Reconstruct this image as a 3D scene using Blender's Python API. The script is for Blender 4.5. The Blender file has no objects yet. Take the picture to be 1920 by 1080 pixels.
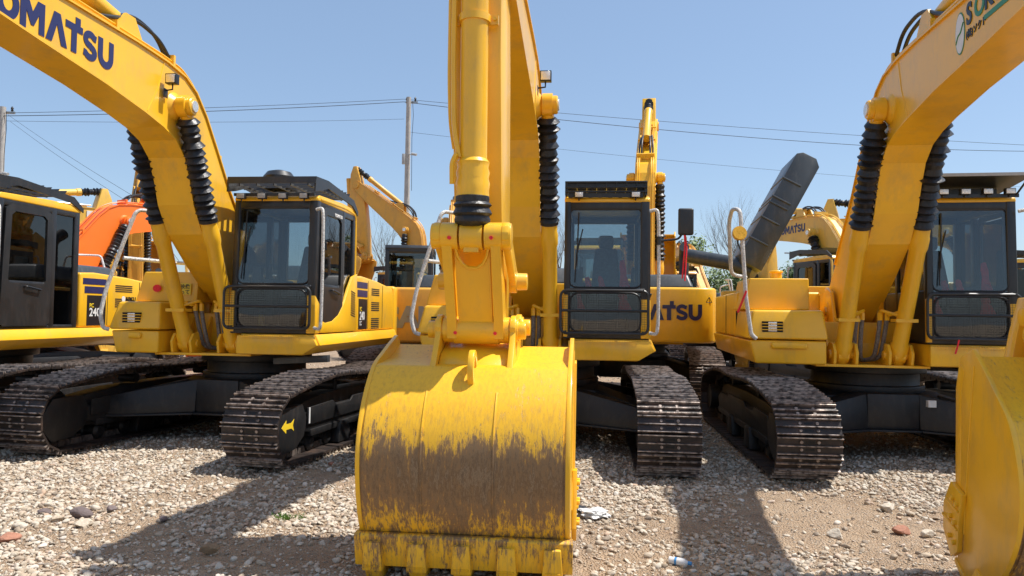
import bpy, bmesh, math, random
import numpy as np
from mathutils import Vector, Matrix, noise
S = bpy.context.scene
COL = S.collection
R_ = math.radians

# ------------------------------------------------------------------ camera
cam = bpy.data.objects.new('camera', bpy.data.cameras.new('camera'))
COL.objects.link(cam); S.camera = cam
cam.data.sensor_width = 36.0
cam.data.lens = 26.04
cam.data.clip_start = 0.05; cam.data.clip_end = 3000
_p, _r = R_(2.075), R_(0.794)
_f = Vector((0, math.cos(_p), math.sin(_p))); _u0 = Vector((0, -math.sin(_p), math.cos(_p))); _e = Vector((1, 0, 0))
_rt = math.cos(_r)*_e + math.sin(_r)*_u0
_up = -math.sin(_r)*_e + math.cos(_r)*_u0
m = Matrix((_rt, _up, -_f)).transposed().to_4x4(); m.translation = Vector((0, 0, 1.695))
cam.matrix_world = m

# ------------------------------------------------------------------ light and sky
SUN_TRAVEL = Vector((-0.52, -0.01, -1.0)).normalized()
to_sun = -SUN_TRAVEL
elev = math.asin(to_sun.z)
azim = math.atan2(to_sun.x, to_sun.y)
w = bpy.data.worlds.new("World"); S.world = w; w.use_nodes = True
nt = w.node_tree; nt.nodes.clear()
sky = nt.nodes.new('ShaderNodeTexSky'); sky.sky_type = 'NISHITA'; sky.sun_disc = False
sky.sun_elevation = elev; sky.sun_rotation = azim
sky.air_density = 1.0; sky.dust_density = 1.0; sky.ozone_density = 2.2; sky.altitude = 0
bg = nt.nodes.new('ShaderNodeBackground'); bg.inputs['Strength'].default_value = 0.142
out = nt.nodes.new('ShaderNodeOutputWorld')
hz = nt.nodes.new('ShaderNodeMix'); hz.data_type = 'RGBA'; hz.inputs['Factor'].default_value = .42; hz.inputs['B'].default_value = (1.85, 2.65, 3.8, 1)   # thin even veil over the blue
nt.links.new(sky.outputs[0], hz.inputs['A']); nt.links.new(hz.outputs['Result'], bg.inputs[0]); nt.links.new(bg.outputs[0], out.inputs[0])
sl = bpy.data.lights.new('sun', 'SUN'); sl.energy = 4.8; sl.angle = R_(0.53); sl.color = (1.0, 0.955, 0.89)
so = bpy.data.objects.new('sun', sl); COL.objects.link(so)
so.rotation_euler = to_sun.to_track_quat('Z', 'Y').to_euler(); so.location = (10, -5, 20)
S.view_settings.view_transform = 'Standard'; S.view_settings.look = 'None'
S.view_settings.exposure = 0.36; S.view_settings.gamma = 1.0

# ------------------------------------------------------------------ materials
MATS = {}
def new_mat(name):
    m = bpy.data.materials.new(name); m.use_nodes = True
    nt = m.node_tree; nt.nodes.clear()
    o = nt.nodes.new('ShaderNodeOutputMaterial')
    return m, nt, o
def pbr(name, col, rough=0.5, metal=0.0, coat=0.0, var=0.12, vscale=3.0, bump=0.0, bscale=40.0, dirt=None, dirt_amt=0.3, spec=0.5, stretch=(1, 1, 1), rvar=0.12):
    if name in MATS: return MATS[name]
    m, nt, o = new_mat(name); N = nt.nodes; L = nt.links
    b = N.new('ShaderNodeBsdfPrincipled'); L.new(b.outputs[0], o.inputs[0])
    b.inputs['Metallic'].default_value = metal
    b.inputs['Coat Weight'].default_value = coat; b.inputs['Coat Roughness'].default_value = 0.12
    b.inputs['Specular IOR Level'].default_value = spec
    tc = N.new('ShaderNodeTexCoord'); mp = N.new('ShaderNodeMapping'); mp.inputs['Scale'].default_value = stretch
    L.new(tc.outputs['Object'], mp.inputs[0])
    n = N.new('ShaderNodeTexNoise'); n.inputs['Scale'].default_value = vscale; n.inputs['Detail'].default_value = 8; n.inputs['Roughness'].default_value = .62
    L.new(mp.outputs[0], n.inputs['Vector'])
    mx = N.new('ShaderNodeMix'); mx.data_type = 'RGBA'
    c2 = tuple(max(0, c*(1-var)) for c in col); c3 = tuple(min(1, c*(1+var)) for c in col)
    mx.inputs['A'].default_value = (*c2, 1); mx.inputs['B'].default_value = (*c3, 1)
    mr = N.new('ShaderNodeMapRange'); mr.inputs['From Min'].default_value = .3; mr.inputs['From Max'].default_value = .7
    L.new(n.outputs['Fac'], mr.inputs[0]); L.new(mr.outputs[0], mx.inputs['Factor'])
    cur = mx.outputs['Result']
    if dirt is not None:
        n2 = N.new('ShaderNodeTexNoise'); n2.inputs['Scale'].default_value = vscale*3.1; n2.inputs['Detail'].default_value = 12; n2.inputs['Roughness'].default_value = .72
        mp2 = N.new('ShaderNodeMapping'); mp2.inputs['Scale'].default_value = (1, 1, .35); mp2.inputs['Location'].default_value = (5, 3, 1)
        L.new(tc.outputs['Object'], mp2.inputs[0]); L.new(mp2.outputs[0], n2.inputs['Vector'])
        r2 = N.new('ShaderNodeMapRange'); r2.inputs['From Min'].default_value = .5; r2.inputs['From Max'].default_value = .72; r2.inputs['To Max'].default_value = dirt_amt
        L.new(n2.outputs['Fac'], r2.inputs[0])
        m2 = N.new('ShaderNodeMix'); m2.data_type = 'RGBA'; m2.inputs['B'].default_value = (*dirt, 1)
        L.new(r2.outputs[0], m2.inputs['Factor']); L.new(cur, m2.inputs['A']); cur = m2.outputs['Result']
    L.new(cur, b.inputs['Base Color'])
    rr = N.new('ShaderNodeMapRange'); rr.inputs['To Min'].default_value = max(.02, rough-rvar); rr.inputs['To Max'].default_value = min(1, rough+rvar)
    L.new(n.outputs['Fac'], rr.inputs[0]); L.new(rr.outputs[0], b.inputs['Roughness'])
    if bump > 0:
        nb = N.new('ShaderNodeTexNoise'); nb.inputs['Scale'].default_value = bscale; nb.inputs['Detail'].default_value = 4
        L.new(tc.outputs['Object'], nb.inputs['Vector'])
        bp = N.new('ShaderNodeBump'); bp.inputs['Strength'].default_value = bump; bp.inputs['Distance'].default_value = .01
        L.new(nb.outputs['Fac'], bp.inputs['Height']); L.new(bp.outputs[0], b.inputs['Normal'])
    MATS[name] = m; return m

YEL = pbr('yellow_paint', (0.88, 0.485, 0.017), rough=.36, coat=.25, var=.09, vscale=1.3, dirt=(.44, .29, .11), dirt_amt=.42, bump=.06, bscale=90)
YEL2 = pbr('pale_yellow_paint', (0.78, 0.48, 0.07), rough=.45, coat=.1, var=.1, vscale=1.5, dirt=(.4, .28, .12), dirt_amt=.5, bump=.06, bscale=90)
TAN = pbr('amber_paint', (0.72, 0.37, 0.045), rough=.45, coat=.1, var=.1, vscale=1.5, dirt=(.33, .2, .1), dirt_amt=.5)
ORG = pbr('orange_paint', (0.98, 0.20, 0.02), rough=.4, coat=.1, var=.05, vscale=1.5, dirt=(.5, .14, .05), dirt_amt=.15)
CHAR = pbr('charcoal_paint', (0.017, 0.018, 0.02), rough=.4, coat=.12, var=.25, vscale=4, dirt=(.09, .08, .07), dirt_amt=.25)
UNDER = pbr('dark_chassis_paint', (0.012, 0.012, 0.013), rough=.5, var=.3, vscale=4, dirt=(.07, .06, .05), dirt_amt=.35, bump=.15, bscale=30)
GREY = pbr('grey_paint', (0.042, 0.05, 0.056), rough=.4, coat=.1, var=.15, vscale=3, dirt=(.16, .15, .14), dirt_amt=.4)
RUB = pbr('black_rubber', (0.012, 0.012, 0.014), rough=.42, var=.35, vscale=14, dirt=(.05, .05, .055), dirt_amt=.5, bump=.5, bscale=35)
HOSE = pbr('black_hose', (0.02, 0.02, 0.022), rough=.45, var=.3, vscale=20)
GHOSE = pbr('grey_wrapped_hose', (0.16, 0.15, 0.15), rough=.5, var=.45, vscale=40, bump=.6, bscale=60)
WRAP = pbr('plastic_wrapped_tube', (0.62, 0.62, 0.6), rough=.28, var=.3, vscale=38, dirt=(.16, .15, .14), dirt_amt=.75, bump=.9, bscale=55, stretch=(1, 1, .5))
STEEL = pbr('worn_steel', (0.45, 0.43, 0.4), rough=.35, metal=.9, var=.2, vscale=20)
CHROME = pbr('chrome_rod', (0.8, 0.8, 0.82), rough=.1, metal=1, var=.03, vscale=8, rvar=.05)
NAVY = pbr('navy_decal', (0.022, 0.024, 0.10), rough=.35, var=.08, vscale=12)
WHITE = pbr('white_decal', (0.75, 0.75, 0.73), rough=.4, var=.05, vscale=12)
BLACKD = pbr('black_decal', (0.012, 0.012, 0.015), rough=.4, var=.1, vscale=12)
GREEN = pbr('green_decal', (0.02, 0.22, 0.09), rough=.4, var=.1, vscale=12)
RED = pbr('red_cloth', (0.85, 0.025, 0.04), rough=.7, var=.25, vscale=25, bump=.3)
GRILLE = pbr('black_recess', (0.008, 0.008, 0.008), rough=.8, var=.2, vscale=20)
SEAT = pbr('grey_seat_fabric', (0.26, 0.28, 0.30), rough=.85, var=.2, vscale=30, bump=.3)
TRIM = pbr('cab_interior_plastic', (0.09, 0.09, 0.10), rough=.7, var=.2, vscale=10)
SILV = pbr('silver_reflector', (0.85, 0.83, 0.78), rough=.22, metal=.7, var=.15, vscale=60, bump=.5, bscale=160)
LGREY = pbr('light_grey_plastic', (0.4, 0.4, 0.39), rough=.5, var=.1, vscale=15)
CONC = pbr('concrete_pole', (0.42, 0.40, 0.37), rough=.85, var=.15, vscale=5, bump=.3, bscale=30, dirt=(.25, .23, .2), dirt_amt=.5)
DECALY = pbr('yellow_decal', (0.85, 0.6, 0.03), rough=.4, var=.05, vscale=12)
AMBERL = pbr('amber_mirror_shell', (0.75, 0.42, 0.04), rough=.3, var=.15, vscale=20, dirt=(.2, .1, .02), dirt_amt=.6)

def glass_mat(name, tint, refl=1.0):
    m, nt, o = new_mat(name); N = nt.nodes; L = nt.links
    t = N.new('ShaderNodeBsdfTransparent'); t.inputs[0].default_value = (*tint, 1)
    g = N.new('ShaderNodeBsdfGlossy'); g.inputs['Roughness'].default_value = .015; g.inputs[0].default_value = (.95, .97, 1, 1)
    fr = N.new('ShaderNodeFresnel'); fr.inputs[0].default_value = 1.5
    ml = N.new('ShaderNodeMath'); ml.operation = 'MULTIPLY_ADD'; ml.inputs[1].default_value = refl*1.3; ml.inputs[2].default_value = .0; ml.use_clamp = True
    tc = N.new('ShaderNodeTexCoord'); n = N.new('ShaderNodeTexNoise'); n.inputs['Scale'].default_value = 1.7; n.inputs['Detail'].default_value = 1
    bp = N.new('ShaderNodeBump'); bp.inputs['Strength'].default_value = .06; bp.inputs['Distance'].default_value = .02
    L.new(tc.outputs['Object'], n.inputs['Vector']); L.new(n.outputs['Fac'], bp.inputs['Height']); L.new(bp.outputs[0], g.inputs['Normal'])
    # dust film
    d = N.new('ShaderNodeBsdfDiffuse'); d.inputs[0].default_value = (.35, .33, .3, 1)
    n2 = N.new('ShaderNodeTexNoise'); n2.inputs['Scale'].default_value = 6; n2.inputs['Detail'].default_value = 10; n2.inputs['Roughness'].default_value = .75
    L.new(tc.outputs['Object'], n2.inputs['Vector'])
    mr = N.new('ShaderNodeMapRange'); mr.inputs['From Min'].default_value = .42; mr.inputs['From Max'].default_value = .8; mr.inputs['To Min'].default_value = .001; mr.inputs['To Max'].default_value = .03
    L.new(n2.outputs['Fac'], mr.inputs[0])
    L.new(fr.outputs[0], ml.inputs[0])
    x = N.new('ShaderNodeMixShader'); y = N.new('ShaderNodeMixShader')
    L.new(ml.outputs[0], x.inputs[0]); L.new(t.outputs[0], x.inputs[1]); L.new(g.outputs[0], x.inputs[2])
    L.new(mr.outputs[0], y.inputs[0]); L.new(x.outputs[0], y.inputs[1]); L.new(d.outputs[0], y.inputs[2])
    L.new(y.outputs[0], o.inputs[0]); return m
GLASS = glass_mat('tinted_cab_glass', (.72, .77, .78), 1.15)
GLASSD = glass_mat('dark_side_glass', (.16, .17, .17), 1.0)
LENS = glass_mat('lamp_lens', (.8, .8, .78), .6)

def track_mat():
    m, nt, o = new_mat('rusty_track_steel'); N = nt.nodes; L = nt.links
    b = N.new('ShaderNodeBsdfPrincipled'); L.new(b.outputs[0], o.inputs[0])
    tc = N.new('ShaderNodeTexCoord')
    n = N.new('ShaderNodeTexNoise'); n.inputs['Scale'].default_value = 5; n.inputs['Detail'].default_value = 10; n.inputs['Roughness'].default_value = .7
    L.new(tc.outputs['Object'], n.inputs['Vector'])
    cr = N.new('ShaderNodeValToRGB'); e = cr.color_ramp.elements
    e[0].position = .3; e[0].color = (.012, .010, .010, 1); e[1].position = .75; e[1].color = (.13, .08, .058, 1)
    k = cr.color_ramp.elements.new(.52); k.color = (.034, .024, .020, 1)
    L.new(n.outputs['Fac'], cr.inputs[0])
    at = N.new('ShaderNodeAttribute'); at.attribute_name = 'wear'
    n2 = N.new('ShaderNodeTexNoise'); n2.inputs['Scale'].default_value = 16; n2.inputs['Detail'].default_value = 6
    L.new(tc.outputs['Object'], n2.inputs['Vector'])
    mr = N.new('ShaderNodeMapRange'); mr.inputs['From Min'].default_value = .35; mr.inputs['From Max'].default_value = .62
    L.new(n2.outputs['Fac'], mr.inputs[0])
    mu = N.new('ShaderNodeMath'); mu.operation = 'MULTIPLY'; L.new(at.outputs['Fac'], mu.inputs[0]); L.new(mr.outputs[0], mu.inputs[1])
    hole = N.new('ShaderNodeMath'); hole.operation = 'LESS_THAN'; hole.inputs[1].default_value = -.5; L.new(at.outputs['Fac'], hole.inputs[0])
    hm = N.new('ShaderNodeMix'); hm.data_type = 'RGBA'; hm.inputs['B'].default_value = (.003, .003, .003, 1); L.new(hole.outputs[0], hm.inputs['Factor']); L.new(cr.outputs[0], hm.inputs['A'])
    mu.use_clamp = True
    mx = N.new('ShaderNodeMix'); mx.data_type = 'RGBA'; mx.inputs['B'].default_value = (.56, .47, .41, 1)
    L.new(mu.outputs[0], mx.inputs['Factor']); L.new(hm.outputs['Result'], mx.inputs['A']); L.new(mx.outputs['Result'], b.inputs['Base Color'])
    m2 = N.new('ShaderNodeMath'); m2.operation = 'MULTIPLY'; m2.inputs[1].default_value = .75; L.new(mu.outputs[0], m2.inputs[0]); L.new(m2.outputs[0], b.inputs['Metallic'])
    b.inputs['Roughness'].default_value = .5
    nb = N.new('ShaderNodeTexNoise'); nb.inputs['Scale'].default_value = 60; nb.inputs['Detail'].default_value = 5
    L.new(tc.outputs['Object'], nb.inputs['Vector'])
    bp = N.new('ShaderNodeBump'); bp.inputs['Strength'].default_value = .35; bp.inputs['Distance'].default_value = .01
    L.new(nb.outputs['Fac'], bp.inputs['Height']); L.new(bp.outputs[0], b.inputs['Normal'])
    return m
TRACK = track_mat()

def worn_mat():
    """yellow bucket paint rubbed through to brown steel on the curved back"""
    m, nt, o = new_mat('worn_bucket_paint'); N = nt.nodes; L = nt.links
    b = N.new('ShaderNodeBsdfPrincipled'); L.new(b.outputs[0], o.inputs[0])
    tc = N.new('ShaderNodeTexCoord')
    def noise_(sc, det, rough, scale3, loc=(0, 0, 0)):
        mp = N.new('ShaderNodeMapping'); mp.inputs['Scale'].default_value = scale3; mp.inputs['Location'].default_value = loc
        L.new(tc.outputs['Object'], mp.inputs[0])
        n = N.new('ShaderNodeTexNoise'); n.inputs['Scale'].default_value = sc; n.inputs['Detail'].default_value = det; n.inputs['Roughness'].default_value = rough
        L.new(mp.outputs[0], n.inputs['Vector']); return n.outputs['Fac']
    def math_(op, a, bb, clamp=False):
        x = N.new('ShaderNodeMath'); x.operation = op; x.use_clamp = clamp
        for i, v in enumerate((a, bb)):
            if isinstance(v, (int, float)): x.inputs[i].default_value = v
            else: L.new(v, x.inputs[i])
        return x.outputs[0]
    def mr(v, a, b_, c=0., d=1., smooth=False):
        x = N.new('ShaderNodeMapRange'); 
        if smooth: x.interpolation_type = 'SMOOTHSTEP'
        x.inputs['From Min'].default_value = a; x.inputs['From Max'].default_value = b_; x.inputs['To Min'].default_value = c; x.inputs['To Max'].default_value = d
        L.new(v, x.inputs[0]); return x.outputs[0]
    sx = N.new('ShaderNodeSeparateXYZ'); L.new(tc.outputs['Object'], sx.inputs[0])
    z = sx.outputs['Z']
    streak = noise_(7, 12, .78, (3.2, 1, .45))
    big = noise_(1.9, 6, .6, (1, 1, 1), (3, 1, 7))
    fine = noise_(30, 8, .75, (1.5, 1, .4), (1, 9, 2))
    # upper edge: a quite crisp border at about z=.93, lower a ragged one at about .42
    up = mr(z, .70, 1.02, 1., 0.)
    lo = mr(z, .12, .64, 0., 1.)
    band = math_('MULTIPLY', up, lo)
    band = math_('MULTIPLY', band, 2.0)
    v = math_('ADD', band, math_('MULTIPLY', math_('SUBTRACT', streak, .5), 4.2))
    v = math_('ADD', v, math_('MULTIPLY', math_('SUBTRACT', big, .5), 2.2))
    v = math_('ADD', v, math_('MULTIPLY', math_('SUBTRACT', fine, .5), 3.2))
    v = math_('ADD', v, mr(z, .36, .27, 0., .40))
    at = N.new('ShaderNodeAttribute'); at.attribute_name = 'wearzone'
    v = math_('ADD', v, math_('MULTIPLY', math_('SUBTRACT', at.outputs['Fac'], 1.), 1.2))
    mask = mr(v, .50, 1.02, 0, 1, True)
    tone = N.new('ShaderNodeValToRGB'); e = tone.color_ramp.elements
    e[0].position = 0; e[0].color = (.52, .30, .07, 1); e[1].position = 1; e[1].color = (.15, .10, .058, 1)
    for p_, c_ in ((.14, (.40, .23, .08)), (.30, (.24, .135, .06)), (.5, (.26, .17, .085)), (.66, (.15, .085, .04)), (.82, (.30, .215, .125))): k = e.new(p_); k.color = (*c_, 1)
    f2 = noise_(46, 10, .8, (1.6, 1, .35), (3, 9, 4))
    tv = math_('ADD', mr(v, .62, 2.7), math_('MULTIPLY', math_('SUBTRACT', f2, .5), 1.5))
    L.new(tv, tone.inputs[0])
    yel = N.new('ShaderNodeMix'); yel.data_type = 'RGBA'
    yel.inputs['A'].default_value = (.89, .495, .019, 1); yel.inputs['B'].default_value = (.66, .33, .022, 1)
    L.new(mr(fine, .46, .8), yel.inputs['Factor'])
    sc = N.new('ShaderNodeMix'); sc.data_type = 'RGBA'; sc.inputs['B'].default_value = (.46, .27, .08, 1)
    s2 = noise_(26, 6, .7, (2.6, 1, .10), (0, 2, 0))
    zz = math_('MULTIPLY', mr(s2, .5, .72), mr(z, 1.24, 1.0, .10, .7))
    L.new(zz, sc.inputs['Factor']); L.new(yel.outputs['Result'], sc.inputs['A'])
    mx = N.new('ShaderNodeMix'); mx.data_type = 'RGBA'
    L.new(mask, mx.inputs['Factor']); L.new(sc.outputs['Result'], mx.inputs['A']); L.new(tone.outputs[0], mx.inputs['B'])
    # dark chips
    chips = mr(noise_(13, 10, .8, (1.4, 1, .8), (7, 7, 7)), .665, .70, 0, 1)
    chips = math_('MULTIPLY', chips, mr(z, 1.25, .9, 0., 1.))
    mc = N.new('ShaderNodeMix'); mc.data_type = 'RGBA'; mc.inputs['B'].default_value = (.07, .035, .02, 1)
    L.new(chips, mc.inputs['Factor']); L.new(mx.outputs['Result'], mc.inputs['A'])
    L.new(mc.outputs['Result'], b.inputs['Base Color'])
    L.new(math_('MULTIPLY', mask, .25), b.inputs['Metallic'])
    L.new(math_('ADD', math_('MULTIPLY', mask, .12), .42), b.inputs['Roughness'])
    bp = N.new('ShaderNodeBump'); bp.inputs['Strength'].default_value = .35; bp.inputs['Distance'].default_value = .008
    L.new(math_('SUBTRACT', math_('MULTIPLY', fine, .5), mask), bp.inputs['Height']); L.new(bp.outputs[0], b.inputs['Normal'])
    return m
WORN = worn_mat()

# ------------------------------------------------------------------ mesh builder; machine coordinates are (x, F forward, z up), F = -y
class MB:
    def __init__(s, tf=None): s.v = []; s.f = []; s.tf = tf; s.attr = {}
    def P(s, p):
        x, F, z = p
        if s.tf: x, F, z = s.tf(x, F, z)
        s.v.append((x, -F, z)); return len(s.v)-1
    def poly(s, pts): s.f.append([s.P(p) for p in pts])
    def box(s, x0, x1, F0, F1, z0, z1):
        i = [s.P((x, F, z)) for z in (z0, z1) for F in (F0, F1) for x in (x0, x1)]
        for q in ((0, 1, 3, 2), (4, 6, 7, 5), (0, 4, 5, 1), (2, 3, 7, 6), (0, 2, 6, 4), (1, 5, 7, 3)): s.f.append([i[k] for k in q])
    def prism(s, ring0, ring1):
        a = [s.P(p) for p in ring0]; b = [s.P(p) for p in ring1]; n = len(a)
        s.f.append(a[::-1]); s.f.append(b)
        for k in range(n): s.f.append([a[k], a[(k+1) % n], b[(k+1) % n], b[k]])
    def side(s, prof, x0, x1): s.prism([(x0, F, z) for F, z in prof], [(x1, F, z) for F, z in prof])
    def front(s, prof, F0, F1): s.prism([(x, F0, z) for x, z in prof], [(x, F1, z) for x, z in prof])
    def top(s, prof, z0, z1): s.prism([(x, F, z0) for x, F in prof], [(x, F, z1) for x, F in prof])
    def lathe(s, p0, p1, prof, n=20, caps=True):
        p0 = Vector(p0); p1 = Vector(p1); d = p1-p0; Ld = d.length; d.normalize()
        a = d.orthogonal().normalized(); b = d.cross(a)
        rings = []
        for t, r in prof:
            c = p0+d*t*Ld
            rings.append([s.P(c+(a*math.cos(2*math.pi*k/n)+b*math.sin(2*math.pi*k/n))*r) for k in range(n)])
        for q in range(len(rings)-1):
            for k in range(n): s.f.append([rings[q][k], rings[q][(k+1) % n], rings[q+1][(k+1) % n], rings[q+1][k]])
        if caps: s.f.append(rings[0][::-1]); s.f.append(rings[-1])
    def cyl(s, p0, p1, r, r1=None, n=20): s.lathe(p0, p1, [(0, r), (1, r if r1 is None else r1)], n)
    def tube(s, pts, r, n=10, bend=0.0, seg=5):
        pts = [Vector(p) for p in pts]
        if bend > 0 and len(pts) > 2:
            o = [pts[0]]
            for i in range(1, len(pts)-1):
                a, c, b = pts[i-1], pts[i], pts[i+1]
                da = (a-c); db = (b-c); k = min(bend, da.length*.48, db.length*.48)
                p, q = c+da.normalized()*k, c+db.normalized()*k
                for t in range(seg+1):
                    t /= seg; o.append(p*(1-t)**2+c*2*t*(1-t)+q*t*t)
            o.append(pts[-1]); pts = o
        up = None; rings = []
        for i, p in enumerate(pts):
            t = (pts[min(i+1, len(pts)-1)]-pts[max(i-1, 0)]).normalized()
            if up is None: up = t.orthogonal().normalized()
            else: up = (up-t*up.dot(t)).normalized()
            b = t.cross(up); rr = r if not callable(r) else r(i/(len(pts)-1))
            rings.append([s.P(p+(up*math.cos(2*math.pi*k/n)+b*math.sin(2*math.pi*k/n))*rr) for k in range(n)])
        for q in range(len(rings)-1):
            for k in range(n): s.f.append([rings[q][k], rings[q][(k+1) % n], rings[q+1][(k+1) % n], rings[q+1][k]])
        s.f.append(rings[0][::-1]); s.f.append(rings[-1])
    def mesh(s, name, mat, bevel=0.0, smooth=32, segs=2):
        me = bpy.data.meshes.new(name)
        me.from_pydata(s.v, [], s.f)
        bm = bmesh.new(); bm.from_mesh(me)
        bmesh.ops.recalc_face_normals(bm, faces=bm.faces)
        if bevel > 0:
            es = [e for e in bm.edges if len(e.link_faces) == 2 and e.calc_face_angle(0) > R_(28)]
            bmesh.ops.bevel(bm, geom=es, offset=bevel, segments=segs, affect='EDGES', profile=.5, clamp_overlap=True)
        bm.to_mesh(me); bm.free()
        me.polygons.foreach_set('use_smooth', [True]*len(me.polygons))
        me.set_sharp_from_angle(angle=R_(smooth))
        me.materials.append(mat)
        return me
CACHE = {}
def part(key, name, parent, mat, fn, bevel=0.0, tf=None, smooth=32, rot=None, label=None, post=None, segs=2):
    """one mesh object under its thing; the mesh is shared when the same key comes again"""
    k = (key, name, mat.name) if key is not None else None
    me = CACHE.get(k) if k else None
    if me is None:
        mb = MB(tf); fn(mb); me = mb.mesh(name, mat, bevel, smooth, segs)
        if post: post(me)
        if k: CACHE[k] = me
    o = bpy.data.objects.new(name, me); COL.objects.link(o)
    if parent: o.parent = parent
    if rot is not None: o.rotation_euler = (0, 0, rot)
    if label: o['label'] = label
    return o
def empty(name, loc, rz=0, label=None, cat=None, group=None):
    o = bpy.data.objects.new(name, None); COL.objects.link(o)
    o.location = loc; o.rotation_euler = (0, 0, rz); o.empty_display_size = .3
    tag(o, label, cat, group); return o
def tag(o, label=None, cat=None, group=None, kind=None):
    if label: o['label'] = label
    if cat: o['category'] = cat
    if group: o['group'] = group
    if kind: o['kind'] = kind
    return o

def text_part(name, parent, txt, size, origin, xdir, zdir, mat, bold=0.02, sx=1.0, tf=None, align='LEFT', depth=.003, shear=0.0):
    """lettering as a thin mesh. origin / dirs in machine coordinates (x, F, z)"""
    cu = bpy.data.curves.new(name, 'FONT'); cu.body = txt; cu.size = size; cu.offset = bold*size; cu.extrude = depth; cu.align_x = align; cu.shear = shear
    cu.resolution_u = 4
    tmp = bpy.data.objects.new('tmp', cu); COL.objects.link(tmp)
    dg = bpy.context.evaluated_depsgraph_get(); dg.update()
    me = bpy.data.meshes.new_from_object(tmp.evaluated_get(dg), depsgraph=dg)
    bpy.data.objects.remove(tmp); bpy.data.curves.remove(cu)
    o3, xd, zd = Vector(origin), Vector(xdir), Vector(zdir)
    nd = xd.cross(zd)   # in (x,F,z) frame this is mirrored; fix below
    nd = -nd
    n = len(me.vertices); co = np.empty(n*3, 'f'); me.vertices.foreach_get('co', co); co = co.reshape(-1, 3)
    res = []
    for c in co:
        q = o3+xd*float(c[0])*sx+zd*float(c[1])+nd*float(c[2])
        x, F, z = q
        if tf: x, F, z = tf(x, F, z)
        res += [x, -F, z]
    me.vertices.foreach_set('co', res); me.update()
    me.materials.clear(); me.materials.append(mat); me.name = name
    o = bpy.data.objects.new(name, me); COL.objects.link(o); o.parent = parent
    return o

# ------------------------------------------------------------------ excavator
BX, CS = -.205, .31
PIN = (2.265, 3.985); FOOT = (.967, 1.27); ROOT = (.10, 1.80); TIP = (5.0, 4.30)
OUTER = [(-.16, 1.86), (-.12, 2.12), (.18, 2.42), (.55, 2.80), (.96, 3.24), (1.30, 3.68), (1.60, 4.05), (1.84, 4.27), (2.08, 4.38), (2.45, 4.43), (3.0, 4.45), (4.0, 4.45), (4.75, 4.46), (5.08, 4.46)]
INNER = [(5.18, 4.30), (5.06, 4.14), (4.79, 4.07), (4.2, 3.98), (3.48, 3.88), (2.84, 3.78), (2.5, 3.71), (2.25, 3.62), (2.06, 3.46), (1.94, 3.22), (1.84, 2.94), (1.62, 2.62), (1.2, 2.28), (.75, 1.95), (.36, 1.66), (.12, 1.56), (-.10, 1.63)]

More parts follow.
